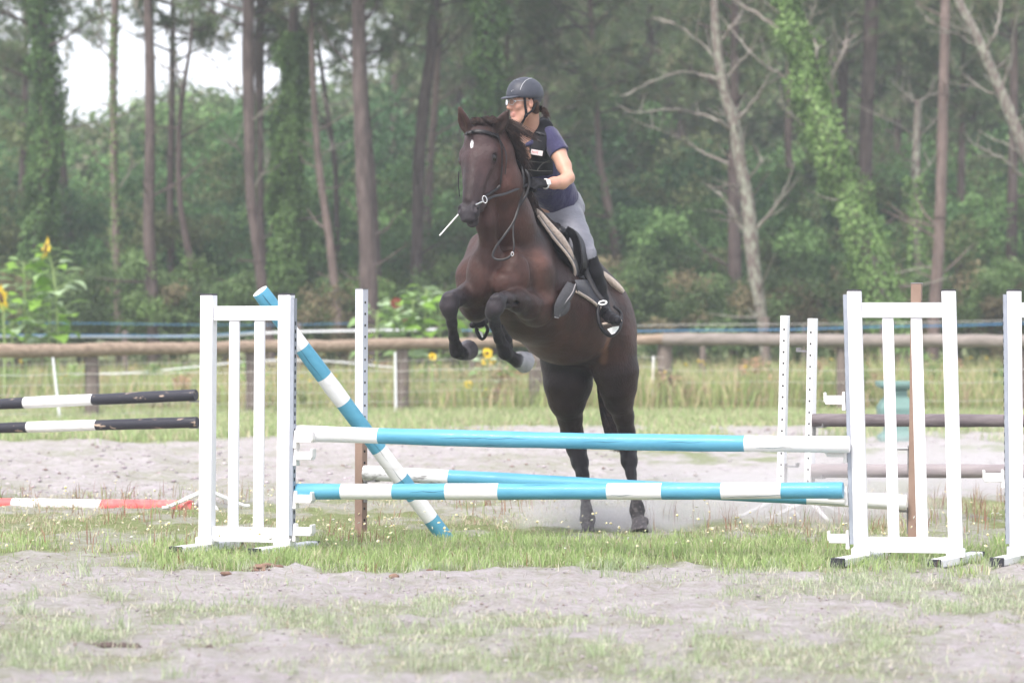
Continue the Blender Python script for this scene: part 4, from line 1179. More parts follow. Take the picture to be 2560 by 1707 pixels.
tree([(2112, -10, 24), (2110, 120, 26), (2106, 270, 26), (2104, 420, 26)], 70, "dim pine left of the thick dark one, behind the leaning ivy pine", crown=(6.8, 13, 2.8, 1.2), seed=27)
tree([(1972, 240, 16), (1970, 340, 18), (1974, 440, 20), (1980, 560, 22)], 66, "thin reddish pine with ivy on its foot, right behind the dying pine", m_=M_BARK2, crown=(7.4, 12, 2.0, 1.1), ivy_=(2600, 0.10, IVY, 1.8, 4.8, 0.16), seed=28)
tree([(2362, 98, 26), (2358, 260, 27), (2354, 420, 28), (2348, 600, 28), (2340, 720, 32)], 57, "straight pinkish pine above the right wing", m_=M_BARK2, crown=(8.2, 13, 2.4, 1.2), seed=29)
tree([(2296, 250, 18), (2292, 330, 20), (2290, 420, 22), (2292, 520, 22)], 60, "broken dead trunk with short bare branches, left of the straight pinkish pine", m_=M_LICH, top=0, seed=30, group="dead pines with bare branches", ivy_=(1300, 0.09, IVYB, 1.5, 4.3, 0.12),
     branches=[((2296, 256), [(2275, 252), (2250, 225)], 6), ((2300, 252), [(2320, 240), (2335, 210)], 6), ((2284, 345), [(2250, 315), (2190, 288)], 6), ((2300, 340), [(2325, 315), (2338, 300)], 6), ((2302, 430), [(2325, 410), (2350, 370)], 5)])
tree([(2392, -10, 22), (2425, 60, 26), (2458, 128, 28), (2480, 180, 28), (2502, 230, 29), (2535, 310, 31), (2562, 375, 33), (2600, 470, 35)], 56, "bare dead pine leaning out past the right edge", m_=M_LICH, top=9.2, seed=31, group="dead pines with bare branches",
     branches=[((2455, 125), [(2400, 90), (2330, 60), (2290, 10)], 6), ((2450, 112), [(2405, 60), (2370, 10)], 6), ((2465, 130), [(2490, 80), (2500, 20), (2495, -20)], 9), ((2505, 215), [(2530, 150), (2532, 90), (2548, 30)], 8),
               ((2485, 235), [(2430, 210), (2375, 150)], 5), ((2555, 440), [(2510, 400), (2460, 375), (2420, 350)], 9), ((2562, 400), [(2525, 365), (2480, 350)], 7), ((2545, 310), [(2560, 290), (2575, 260)], 7)])
tree([(2408, 250, 16), (2405, 350, 18), (2402, 500, 20)], 70, "dim reddish pine right of the straight pinkish one", m_=M_BARK2, crown=(5.8, 12.5, 2.6, 1.495), seed=32)
tree([(2534, 300, 24), (2532, 420, 26), (2530, 560, 28), (2528, 640, 28)], 63, "dark pine at the right edge behind the leaning dead pine", crown=(7.2, 13, 2.6, 1.2), seed=33)
tree([(2250, 60, 16), (2246, 260, 18), (2242, 480, 20)], 78, "faint far pine between the leaning ivy pine and the broken trunk", crown=(5.2, 13, 3, 1.61), seed=34)
tree([(1710, 100, 20), (1706, 300, 22), (1702, 500, 24)], 80, "faint far pine just left of the dying pine", crown=(4.5, 13, 3.2, 1.725), seed=35)
tree([(990, 60, 20), (986, 300, 22), (984, 480, 22)], 76, "faint far pine between the thickest pine and the dark one left of the rider", crown=(7.0, 13, 2.6, 1.0), seed=36)
tree([(1150, 40, 18), (1146, 300, 20), (1142, 500, 20)], 78, "faint far pine above the horse's right ear", crown=(6.6, 13, 3.0, 1.3), seed=37)
tree([(1420, 40, 16), (1416, 300, 18), (1412, 520, 20)], 82, "faint far pine right of the rider's shoulder", crown=(4.6, 13.5, 3.2, 1.725), seed=38)
tree([(1560, 40, 20), (1556, 300, 22), (1552, 520, 24)], 84, "faint far pine halfway between the rider and the dying pine", crown=(4.5, 13.5, 3.4, 1.725), seed=39)
for k, (u, y) in enumerate(((-160, 64), (-330, 60), (2700, 62), (2860, 66))):
    tree([(u, 0, 26), (u + 6, 300, 28), (u + 2, 640, 32)], y, ["pine outside the left edge", "farther pine outside the left edge", "pine outside the right edge", "farther pine outside the right edge"][k], crown=(7, 13, 2.4, .8), seed=50 + k)

# --- sunflowers ---
M_STEM = mat("sunflower_stem", (0.30, 0.40, 0.16), rough=0.6, var=0.15, scale=10)
M_PETAL = mat("sunflower_petal", (0.85, 0.60, 0.03), rough=0.5, var=0.15, scale=20)
M_DISC = mat("sunflower_disc", (0.14, 0.08, 0.03), rough=0.9, var=0.3, scale=60)
M_DRED = mat("dark_red_petal", (0.18, 0.03, 0.02), rough=0.7)
def sunflower(u, vtop, y, label, head, leafn, seed, lean=0, headdir=(-0.9, -0.35, 0.1), bot=0.0, hr=0.11, leafs=0.20, stemlines=None, group="sunflowers behind the fence", petm=None, pal=None):
    rnd = np.random.default_rng(seed)
    b = P(u, 800, y); zt = cz(vtop, y)
    t = thing("sunflower", label, "sunflower", (b.x, y, 0), group)
    top = Vector((b.x + lean, y, zt))
    st = spline([Vector((b.x + 0.02, y, 0)), Vector((b.x + 0.01, y, zt * 0.55)), Vector((b.x + lean * 0.4, y, zt * 0.85)), top], 6)
    mb = MB(); mb.tube(st, lerp_list([0.022, 0.018, 0.015, 0.010], len(st), 4), 8); mb.build("stem", [M_STEM], t, smooth=True)
    pal = pal or [(0.27, 0.40, 0.16), (0.34, 0.48, 0.23), (0.42, 0.54, 0.32), (0.22, 0.38, 0.08)]
    for i in range(leafn):
        f = 0.25 + 0.73 * (i + rnd.random() * 0.6) / leafn
        k = min(len(st) - 2, int(f * (len(st) - 1))); o = st[k].lerp(st[k + 1], f * (len(st) - 1) - k)
        a = i * 2.4 + rnd.random()
        e = Vector((math.cos(a), math.sin(a) * 0.7, 0.25)).normalized()
        s_ = leafs * (1.15 - 0.65 * f) * rnd.uniform(0.75, 1.3)
        side = e.cross(Z).normalized()
        stalk = [o, o + e * s_ * 0.7 + Z * 0.03]
        lb = MB(); lb.tube(stalk, [0.007, 0.005], 5, 1)
        V = []; Fs = []
        nseg = 6
        prof = [0.18, 0.46, 0.50, 0.40, 0.22, 0.03]
        droop = rnd.uniform(0.25, 0.9); twist = rnd.uniform(-0.5, 0.5)
        for j in range(nseg):
            x_ = s_ * 1.25 * j / (nseg - 1)
            c = stalk[1] + e * (x_ * math.cos(droop * j / nseg)) + Z * (0.02 - droop * x_ * 0.55 * (j / nseg + 0.3))
            w = prof[j] * s_ * 1.05
            sd = (side * math.cos(twist) + Z * math.sin(twist))
            V += [c - sd * w + Z * 0.16 * w, c, c + sd * w + Z * 0.16 * w]
        for j in range(nseg - 1):
            for q in (0, 1): Fs.append((j * 3 + q, j * 3 + q + 1, j * 3 + 4 + q, j * 3 + 3 + q))
        lb.add(V, Fs, 0)
        o_ = lb.build("leaf", [LEAFM[rnd.integers(0, len(LEAFM))], M_STEM], t, smooth=True)
    if head:
        d = Vector(headdir).normalized(); ax1 = d.cross(Z).normalized(); ax2 = ax1.cross(d)
        hb = MB(); c = top + d * 0.03
        hb.ball(c, (hr * 0.55, hr * 0.55, 0.03), (ax1, ax2, d), 14, 6, 0)
        hb.ball(c - d * 0.03, (hr * 0.6, hr * 0.6, 0.035), (ax1, ax2, d), 12, 6, 2)
        for k in range(26):
            a = k / 26 * 2 * math.pi + rnd.uniform(-0.1, 0.1); r_ = ax1 * math.cos(a) + ax2 * math.sin(a); tt = d.cross(r_)
            l = hr * rnd.uniform(0.75, 1.15); cu = rnd.uniform(-0.25, 0.35)
            p0 = c + r_ * hr * 0.45; p1 = c + r_ * (hr * 0.45 + l * 0.5) + d * cu * l * 0.4; p2 = c + r_ * (hr * 0.45 + l) + d * cu * l
            hb.add([p0 - tt * 0.012, p0 + tt * 0.012, p1 + tt * 0.019, p1 - tt * 0.019, p2], [(0, 1, 2, 3), (3, 2, 4)], 1)
        hb.build("flower_head", [M_DISC, petm or M_PETAL, M_STEM], t)
    return t
LEAFM = [mat("sunflower_leaf", (0.25, 0.38, 0.15), rough=0.55, var=0.2, scale=8, trans=0.3), mat("sunflower_leaf_pale", (0.38, 0.50, 0.30), rough=0.55, var=0.15, scale=8, trans=0.3),
         mat("sunflower_leaf_bright", (0.24, 0.42, 0.07), rough=0.55, var=0.15, scale=8, trans=0.4)]
yS = 47.5
sunflower(142, 622, yS, "tallest sunflower at the left, yellow head turned to the left", True, 26, 1, lean=-0.14, hr=0.15, headdir=(-0.90, -0.38, 0.2), leafs=0.33)
sunflower(62, 655, yS, "sunflower still in bud, left of the tallest one", False, 26, 2, lean=-0.02, leafs=0.32)
sunflower(10, 742, 47.0, "sunflower with a drooping yellow head at the left edge", True, 14, 3, lean=-0.02, hr=0.17, headdir=(-0.75, -0.55, -0.25), leafs=0.33)
sunflower(122, 745, yS, "short leafy sunflower without a flower, beside the foot of the tallest one", False, 14, 4, lean=0.02, leafs=0.28)
sunflower(-50, 760, yS, "leafy sunflower outside the left edge", False, 14, 5, leafs=0.30)
sunflower(30, 800, 47.2, "low broad-leaved sunflower at the foot of the left group", False, 14, 55, leafs=0.32)
for k, (u, v, lab, red) in enumerate(((940, 775, "leftmost low pale-leaved sunflower of the patch left of the horse's knee", 0), (985, 758, "low sunflower with a dark red flower, upper one of the patch by the horse's knee", 1),
                                 (1030, 735, "low pale-leaved sunflower in the middle of the patch by the horse's knee", 0), (1062, 722, "tallest pale-leaved sunflower of the patch left of the horse's knee", 0),
                                 (1098, 742, "pale-leaved sunflower next to the horse's right knee", 0), (1010, 790, "lowest sunflower of the patch, with a dark red flower, half behind the log rail", 1), (1150, 800, "low sunflower behind the horse's front legs", 0))):
    sunflower(u, v, 48.0 + 0.2 * k, lab, bool(red), 18, 10 + k, lean=0.03, hr=0.07, headdir=(0.1, -1, 0.1), leafs=0.30, group="low sunflower patch behind the fence", petm=M_DRED)
for k, (u, v, s_) in enumerate(((1080, 893, 0.045), (1217, 884, 0.06), (1230, 902, 0.045), (1170, 962, 0.05), (1214, 985, 0.06), (1210, 905, 0.035))):
    sunflower(u, v, 46.7 + 0.2 * k, ["small yellow sunflower under the rail by the horse's raised right hoof", "yellow sunflower between the horse's front hooves, just under the rail", "small yellow sunflower behind the horse's raised left hoof",
                               "pale yellow sunflower low in the mesh fence below the horse's hooves", "lowest yellow sunflower of the group under the rail", "tiny yellow sunflower just under the rail"][k],
              True, 5, 30 + k, hr=s_, headdir=(0.2, -0.9, 0.2), leafs=0.16, group="small yellow sunflowers under the rail")
# ================================================================== HORSE
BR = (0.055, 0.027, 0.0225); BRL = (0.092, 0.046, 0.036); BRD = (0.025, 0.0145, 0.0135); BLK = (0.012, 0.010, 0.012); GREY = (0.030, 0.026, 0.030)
HOOFL = (0.30, 0.30, 0.32); HOOFD = (0.05, 0.045, 0.05); TAN = (0.34, 0.17, 0.10)
def rp(pts, cols=BR, k=0.05, **kw):
    """pts: (u, v, y, radius in pixels)"""
    return chain([P(u, v, y) for u, v, y, r in pts], [W(r, y) for u, v, y, r in pts], k=k, col=cols, **kw)

hp = []
# trunk
hp += rp([(1258, 698, 19.25, 99), (1325, 735, 19.5, 112), (1412, 790, 19.85, 116), (1482, 822, 20.2, 96)], [BR, BR, BRD], k=0.08)
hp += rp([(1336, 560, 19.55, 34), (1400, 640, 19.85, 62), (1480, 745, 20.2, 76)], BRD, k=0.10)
# breast muscles either side of the midline
hp.append(Ell(P(1206, 690, 19.0), (0.105, 0.12, 0.18), k=0.05, col=BR))
hp.append(Ell(P(1288, 690, 19.0), (0.115, 0.12, 0.17), k=0.05, col=BR))
hp.append(Ell(P(1262, 708, 18.92), (0.085, 0.075, 0.085), k=0.03, col=BR))
hp.append(Ell(P(1198, 712, 18.96), (0.065, 0.075, 0.095), k=0.03, col=BR))
hp.append(Prim(P(1222, 640, 18.84), P(1229, 735, 18.80), 0.020, 0.022, 0.05, sub=True))
hp.append(Ell(P(1190, 760, 19.15), (0.10, 0.15, 0.12), k=0.06, col=BRD))
# shoulders
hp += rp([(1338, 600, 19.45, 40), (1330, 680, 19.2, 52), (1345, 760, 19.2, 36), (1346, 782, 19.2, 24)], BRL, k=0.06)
hp += rp([(1210, 620, 19.45, 40), (1180, 690, 19.25, 36), (1182, 745, 19.2, 38)], BR, k=0.06)
hp += rp([(1372, 640, 19.40, 16), (1378, 720, 19.36, 16), (1366, 765, 19.3, 14)], BR, k=0.06)      # back edge of the shoulder
hp.append(Prim(P(1300, 640, 19.0), P(1348, 735, 18.98), 0.022, 0.020, 0.06, sub=True))
# neck
hp += rp([(1282, 628, 19.35, 86), (1262, 545, 19.15, 66), (1248, 460, 19.02, 54), (1236, 385, 18.98, 44), (1226, 335, 18.95, 34)], BR, k=0.07)
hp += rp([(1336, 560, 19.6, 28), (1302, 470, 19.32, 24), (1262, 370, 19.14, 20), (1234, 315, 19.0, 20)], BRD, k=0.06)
hp += rp([(1226, 640, 18.99, 26), (1216, 560, 18.92, 22), (1214, 490, 18.9, 18)], BR, k=0.06)        # windpipe ridge
# hindquarters
hp.append(Ell(P(1528, 842, 20.15), (0.17, 0.27, 0.34), k=0.08, col=BR))
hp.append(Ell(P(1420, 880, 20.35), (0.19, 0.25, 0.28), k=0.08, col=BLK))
hp.append(Ell(P(1500, 775, 20.35), (0.15, 0.22, 0.16), k=0.08, col=BRD))
LH = [(1530, 880, 20.1, 62), (1540, 930, 20.08, 56), (1545, 968, 20.1, 46), (1547, 1000, 20.15, 36), (1559, 1040, 20.25, 25), (1566, 1080, 20.33, 21), (1570, 1118, 20.36, 21.5), (1573, 1152, 20.3, 19.5),
      (1578, 1185, 20.24, 12), (1588, 1235, 20.12, 11), (1592, 1262, 20.06, 14), (1593, 1276, 20.05, 17.5), (1594, 1294, 20.02, 12.5), (1597, 1308, 20.0, 14)]
cl = [BRD] * 5 + [BLK] * 8
hp += rp(LH, cl, k=0.03)
RH = [(1418, 900, 20.35, 66), (1420, 960, 20.3, 60), (1418, 1000, 20.32, 46), (1425, 1045, 20.4, 30), (1430, 1080, 20.46, 27), (1441, 1120, 20.48, 24), (1450, 1155, 20.43, 20.5), (1457, 1188, 20.36, 15), (1463, 1240, 20.26, 11.5),
      (1466, 1272, 20.2, 13), (1469, 1298, 20.18, 18), (1470, 1318, 20.14, 12), (1470, 1332, 20.1, 14)]
hp += rp(RH, [BRD] * 4 + [BLK] * 8, k=0.03)
hp.append(Prim(P(1597, 1306, 20.0), P(1599, 1332, 19.96), W(17, 20), W(25, 20), 0.012, HOOFD, cut_b=True))
hp.append(Prim(P(1612, 1306, 20.02), P(1614, 1300, 20.0), W(10, 20), W(9, 20), 0.015, HOOFD))
hp.append(Prim(P(1470, 1322, 20.12), P(1471, 1342, 20.06), W(15, 20), W(22, 20), 0.012, HOOFD, cut_b=True))
# hock points
hp.append(Prim(P(1567, 1112, 20.50), P(1570, 1150, 20.42), 0.022, 0.018, 0.03, BLK)); hp.append(Prim(P(1441, 1110, 20.62), P(1450, 1150, 20.54), 0.022, 0.018, 0.03, BLK))
# left fore (on the viewer's right)
hp += rp([(1338, 770, 19.22, 44), (1318, 762, 19.02, 34), (1290, 752, 18.88, 26), (1262, 750, 18.76, 20), (1248, 752, 18.70, 19)], [BR, BRD, BRD, GREY], k=0.035)
hp += rp([(1352, 782, 19.3, 26), (1330, 780, 19.15, 30)], BR, k=0.04)                       # elbow
hp += rp([(1244, 752, 18.66, 20), (1238, 768, 18.66, 21), (1231, 782, 18.68, 18)], GREY, k=0.03)     # knee
hp += rp([(1232, 780, 18.70, 17.5), (1238, 812, 18.76, 13.5), (1248, 845, 18.84, 13), (1258, 868, 18.9, 15), (1263, 880, 18.92, 18)], [GREY, BLK, BLK, BLK], k=0.025)
hp += rp([(1254, 815, 18.84, 6), (1272, 848, 18.94, 7), (1276, 866, 18.98, 8)], BLK, k=0.03)  # tendons
hp += rp([(1264, 882, 18.93, 18), (1282, 895, 18.98, 14), (1294, 902, 19.02, 19)], BLK, k=0.02)
hp.append(Prim(P(1294, 898, 19.03), P(1316, 907, 19.1), W(22, 19), W(28.5, 19), 0.004, HOOFL, cut_a=True, cut_b=True))
hp.append(Prim(P(1332, 758, 18.97), P(1262, 755, 18.70), 0.012, 0.008, 0.025, sub=True))          # groove along the forearm
hp.append(Prim(P(1312, 716, 18.96), P(1352, 736, 19.05), 0.012, 0.012, 0.04, sub=True))           # skin fold above the forearm
hp.append(Prim(P(1241, 800, 18.68), P(1262, 862, 18.86), 0.006, 0.006, 0.014, sub=True))          # between cannon bone and tendon
hp.append(Prim(P(1228, 744, 18.62), P(1246, 742, 18.62), 0.012, 0.014, 0.02, GREY)); hp.append(Prim(P(1226, 770, 18.64), P(1244, 772, 18.64), 0.010, 0.012, 0.02, GREY))
hp.append(Prim(P(1267, 872, 18.98), P(1278, 866, 19.02), 0.014, 0.004, 0.015, BLK))                # fetlock tuft
# right fore (on the viewer's left)
hp.append(Prim(P(1130, 800, 18.74), P(1138, 860, 18.84), 0.006, 0.006, 0.014, sub=True))
hp.append(Prim(P(1112, 742, 18.68), P(1132, 738, 18.68), 0.012, 0.013, 0.02, GREY))
hp.append(Prim(P(1140, 868, 19.0), P(1158, 862, 19.03), 0.016, 0.004, 0.015, BLK))
hp += rp([(1196, 745, 19.18, 40), (1168, 738, 18.98, 28), (1140, 746, 18.82, 21), (1128, 750, 18.74, 20)], [BR, BRD, GREY], k=0.035)
hp += rp([(1125, 748, 18.72, 20), (1122, 764, 18.72, 21.5), (1124, 778, 18.74, 18)], GREY, k=0.03)
hp += rp([(1125, 776, 18.74, 17), (1130, 808, 18.8, 12.5), (1134, 842, 18.88, 12), (1139, 866, 18.94, 15), (1142, 878, 18.96, 17)], [GREY, BLK, BLK, BLK], k=0.025)
hp += rp([(1142, 880, 18.96, 16), (1154, 884, 19.0, 15), (1162, 880, 19.04, 18)], BLK, k=0.02)
hp.append(Prim(P(1160, 882, 19.0), P(1172, 874, 19.10), W(20, 19), W(27, 19), 0.004, (0.10, 0.09, 0.10), cut_a=True, cut_b=True))
# flank; the fold's tan highlight is painted into the coat colour
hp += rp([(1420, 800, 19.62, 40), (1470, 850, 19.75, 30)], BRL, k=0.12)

# head in its own frame: X towards the horse's left, Y out of the face, Zh from poll to muzzle
HO = np.array(P(1197, 318, 18.90)); HM = np.array(P(1164, 549, 18.66))
hz = HM - HO; HL = np.linalg.norm(hz); hz /= HL
_al = math.radians(27)
hx = np.array([math.cos(_al), -math.sin(_al), 0.0]); hx -= hz * (hx @ hz); hx /= np.linalg.norm(hx)
hy = np.cross(hz, hx) ; hy = hy if hy[1] < 0 else -hy
S_ = HL / 0.62
def hd(x, y, z): return HO + (hx * x * 1.13 + hy * y + hz * z) * S_
hAX = (hx, hy, hz)
HD = (0.042, 0.027, 0.028)
hh_ = []
def hcap(a, b, r1, r2, k=0.03, col=HD, **kw): hp.append(Prim(hd(*a), hd(*b), r1 * S_ * 1.04, r2 * S_ * 1.04, k, col, **kw))
def hell(c, r, k=0.03, col=HD, sub=False, ax=None): hp.append(Ell(hd(*c), np.array(r) * S_ * np.array((1.12, 1, 1)), ax or hAX, k, col, sub))
hell((0, -0.035, 0.07), (0.085, 0.085, 0.09), 0.04)                    # brow dome
hell((0, -0.045, 0.17), (0.106, 0.075, 0.12), 0.04)                     # forehead
hcap((0, -0.055, 0.22), (0, -0.045, 0.47), 0.084, 0.056, 0.04, flat=None)   # nose bridge body
hcap((0, -0.012, 0.20), (0, -0.012, 0.48), 0.045, 0.030, 0.03)          # dorsal ridge
for s_ in (-1, 1):
    hell((s_ * 0.055, -0.135, 0.20), (0.045, 0.105, 0.125), 0.03, (0.052, 0.030, 0.027))       # cheek
    hcap((s_ * 0.045, -0.14, 0.28), (s_ * 0.028, -0.095, 0.50), 0.048, 0.030, 0.04)  # jaw bar
    hcap((s_ * 0.080, -0.030, 0.155), (s_ * 0.090, -0.035, 0.205), 0.030, 0.026, 0.015)     # brow ridge over the eye
    hcap((s_ * 0.072, -0.045, 0.26), (s_ * 0.050, -0.035, 0.38), 0.017, 0.010, 0.02)     # facial crest
    hell((s_ * 0.104, -0.040, 0.197), (0.022, 0.022, 0.020), 0.012, HD, sub=True)          # eye socket
    hell((s_ * 0.038, -0.012, 0.545), (0.026, 0.030, 0.040), 0.015, (0.045, 0.037, 0.043))       # nostril wing
    hell((s_ * 0.047, 0.008, 0.548), (0.014, 0.026, 0.024), 0.008, HD, sub=True)
hell((0, -0.040, 0.560), (0.058, 0.050, 0.052), 0.02, (0.042, 0.036, 0.042))   # muzzle
hell((0, -0.030, 0.600), (0.046, 0.030, 0.028), 0.010, (0.038, 0.032, 0.037))   # upper lip
hell((0.004, -0.082, 0.600), (0.036, 0.028, 0.036), 0.006, (0.052, 0.042, 0.045))   # lower lip and chin
hcap((-0.05, -0.056, 0.618), (0.05, -0.056, 0.606), 0.006, 0.006, 0.006, sub=True)
# ears: hollow leaf shapes
def ear(base, tip, face, col):
    b, t = np.array(base), np.array(tip); ax_ = t - b; L_ = np.linalg.norm(ax_); ax_ /= L_
    f = np.array(face, float); f -= ax_ * (f @ ax_); f /= np.linalg.norm(f); sd = np.cross(ax_, f)
    for q in range(6):
        a = q / 6; c = (q + 1) / 6
        w = [0.030, 0.038, 0.040, 0.034, 0.025, 0.014, 0.004]
        hp.append(Prim(b + ax_ * L_ * a, b + ax_ * L_ * c, w[q], w[q + 1], 0.012, col, flat=(f, 0.6)))
    hp.append(Ell(b + ax_ * L_ * 0.45 + f * 0.026, (0.020, 0.018, L_ * 0.36), (sd, f, ax_), 0.008, col, sub=True))
ear(P(1168, 328, 18.90), P(1147, 263, 18.80), (-0.5, -0.85, 0), (0.055, 0.033, 0.030))
hell((0, -0.055, -0.015), (0.075, 0.055, 0.050), 0.02, BLK)
ear(P(1243, 328, 18.88), P(1272, 273, 18.80), (0.1, -1, 0.0), (0.055, 0.033, 0.030))
hp.append(Prim(hd(0.0, -0.09, 0.02), P(1226, 350, 18.98), 0.085, 0.09, 0.05, HD))

HOOVES = [p_ for p_ in hp if isinstance(p_, Prim) and (p_.col == HOOFL or p_.cut_b)]
def coat(V, col):
    """star on the forehead, greyer dusting, slow mottling of the coat, painted flank highlight and shoulder shade"""
    rel = (V - HO) / S_
    x = rel @ hx; y = rel @ hy; z = rel @ hz
    d = np.sqrt(((x + 0.010) / 0.010) ** 2 + ((z - 0.135) / 0.023) ** 2)
    m = (1 - sstep(0.75, 1.25, d + 0.3 * (vnoise(x * 300, z * 300) - 0.5))) * (y > -0.02) * (np.abs(x) < 0.05) * (z > 0) * (z < 0.3)
    f1 = fbm(V[:, 0] * 6 + V[:, 1] * 4, V[:, 2] * 6, 3); f2 = fbm(V[:, 0] * 30 + 5, V[:, 2] * 30 + V[:, 1] * 20, 3)
    col = col * (0.36 + 0.85 * f1 + 0.45 * f2)[:, None] * np.stack([1 + 0.25 * (f1 - 0.5), np.ones_like(f1), np.ones_like(f1)], -1)
    for hf_ in HOOVES:
        mk = (hf_.d(V) < 0.004)[:, None]
        col = np.where(mk, np.array(hf_.col) * (0.8 + 0.4 * f2)[:, None], col)
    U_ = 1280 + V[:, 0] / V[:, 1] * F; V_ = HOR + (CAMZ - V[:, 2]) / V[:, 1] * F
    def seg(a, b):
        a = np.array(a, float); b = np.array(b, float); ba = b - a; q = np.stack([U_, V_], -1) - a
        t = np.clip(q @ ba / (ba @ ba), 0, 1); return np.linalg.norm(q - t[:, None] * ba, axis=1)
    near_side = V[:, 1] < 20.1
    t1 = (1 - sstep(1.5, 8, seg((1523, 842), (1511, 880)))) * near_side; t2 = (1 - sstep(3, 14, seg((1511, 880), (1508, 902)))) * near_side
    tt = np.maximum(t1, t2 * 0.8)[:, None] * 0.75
    col = col * (1 - tt) + np.array((0.20, 0.10, 0.065)) * tt  # tan flank patch with the skin fold's highlight painted in
    ev = hd(0.092, -0.04, 0.197); de = np.linalg.norm(V - ev, axis=1); de2 = np.linalg.norm(V - hd(-0.092, -0.04, 0.197), axis=1)
    ek = (1 - sstep(0.024, 0.046, np.minimum(de, de2)))[:, None] * 0.75
    col = col * (1 - ek) + np.array(BLK) * ek
    dk = (1 - sstep(4, 56, np.minimum(seg((1368, 590), (1402, 650)), seg((1402, 650), (1404, 700)))))[:, None] * (V[:, 1:2] < 19.9) * 0.75  # dark coat behind the shoulder, with the shade there painted in
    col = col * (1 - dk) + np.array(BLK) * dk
    dust = sstep(0.35, 0.05, V[:, 2]) * 0.5 * sstep(0.5, 0.8, fbm(V[:, 0] * 90, V[:, 2] * 90, 2))
    col = col * (1 - dust[:, None]) + np.array((0.28, 0.25, 0.25)) * dust[:, None]
    return col * (1 - m[:, None]) + np.array((0.75, 0.74, 0.76)) * m[:, None]

def coat_material():
    m = bpy.data.materials.new("horse_coat"); m.use_nodes = True
    N = m.node_tree.nodes; L = m.node_tree.links; b = N["Principled BSDF"]
    at = N.new("ShaderNodeAttribute"); at.attribute_name = "tint"; L.new(at.outputs["Color"], b.inputs["Base Color"])
    b.inputs["Roughness"].default_value = 0.45; b.inputs["Specular IOR Level"].default_value = 0.17
    
    tc = N.new("ShaderNodeTexCoord"); mp = N.new("ShaderNodeMapping"); mp.inputs["Scale"].default_value = (60, 60, 18)
    n = N.new("ShaderNodeTexNoise"); n.inputs["Scale"].default_value = 2.0; n.inputs["Detail"].default_value = 6
    L.new(tc.outputs["Object"], mp.inputs[0]); L.new(mp.outputs[0], n.inputs["Vector"])
    n3 = N.new("ShaderNodeTexNoise"); n3.inputs["Scale"].default_value = 13; n3.inputs["Detail"].default_value = 3
    L.new(tc.outputs["Object"], n3.inputs["Vector"])
    ad = N.new("ShaderNodeMath"); ad.operation = 'MULTIPLY_ADD'; ad.inputs[1].default_value = 2.2; L.new(n3.outputs[0], ad.inputs[0]); L.new(n.outputs[0], ad.inputs[2])
    bp = N.new("ShaderNodeBump"); bp.inputs["Strength"].default_value = 0.5; bp.inputs["Distance"].default_value = 0.008
    L.new(ad.outputs[0], bp.inputs["Height"]); L.new(bp.outputs[0], b.inputs["Normal"])
    return m
M_COAT = coat_material()
horse = thing("horse", "dark brown horse with a white star jumping the pole, front legs folded", "horse", (P(1420, 800, 19.8).x, 19.8, 0))
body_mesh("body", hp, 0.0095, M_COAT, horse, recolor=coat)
M_EYE = mat("horse_eye", (0.008, 0.005, 0.005), rough=0.12, spec=0.35, coat=0.1)
for s_ in (-1, 1):
    mb = MB(); mb.ball(hd(s_ * 0.088, -0.038, 0.197), 0.027 * S_, None, 16, 10); mb.build("eye", [M_EYE], horse, smooth=True)

# hair
M_HAIR = mat("mane_hair", (0.022, 0.015, 0.014), rough=0.5, spec=0.2, col2=(0.085, 0.045, 0.034), thr=(0.45, 0.75), scale=40)
def strands(name, roots, paths, n, width, parent, material, seed=0, jitter=0.02, taper=0.2):
    """roots(t, rnd) -> start; paths(t, rnd, start) -> list of control points"""
    rnd = np.random.default_rng(seed)
    V = []; Fs = []
    for i in range(n):
        t = rnd.random()
        s0 = roots(t, rnd)
        q = spline([s0] + paths(t, rnd, s0), 4)
        vw = Vector((rnd.normal(0, 0.6), -1, rnd.normal(0, 0.3))).normalized()
        b0 = len(V); m_ = len(q)
        for j, p in enumerate(q):
            d = (q[min(j + 1, m_ - 1)] - q[max(j - 1, 0)]).normalized()
            sd = d.cross(vw)
            if sd.length < 1e-4: sd = Vector((1, 0, 0))
            sd.normalize()
            w = width * (1 - (1 - taper) * (j / (m_ - 1)) ** 2) / 2
            V += [p - sd * w, p + sd * w]
        for j in range(m_ - 1): Fs.append([b0 + 2 * j, b0 + 2 * j + 1, b0 + 2 * j + 3, b0 + 2 * j + 2])
    me = new_mesh(name, np.array([tuple(v) for v in V]), np.array(Fs), material, smooth=True)
    return link(name, me, parent)
crest = spline([P(1236, 306, 18.98), P(1262, 362, 19.12), P(1290, 430, 19.28), P(1315, 500, 19.48), P(1336, 548, 19.6)], 8)
def cr_at(t):
    f = t * (len(crest) - 1); k = min(len(crest) - 2, int(f)); return crest[k].lerp(crest[k + 1], f - k)
def mroot(t, r): return cr_at(t) + Vector((r.normal(0, .012), r.normal(0, .01), r.normal(0, .01)))
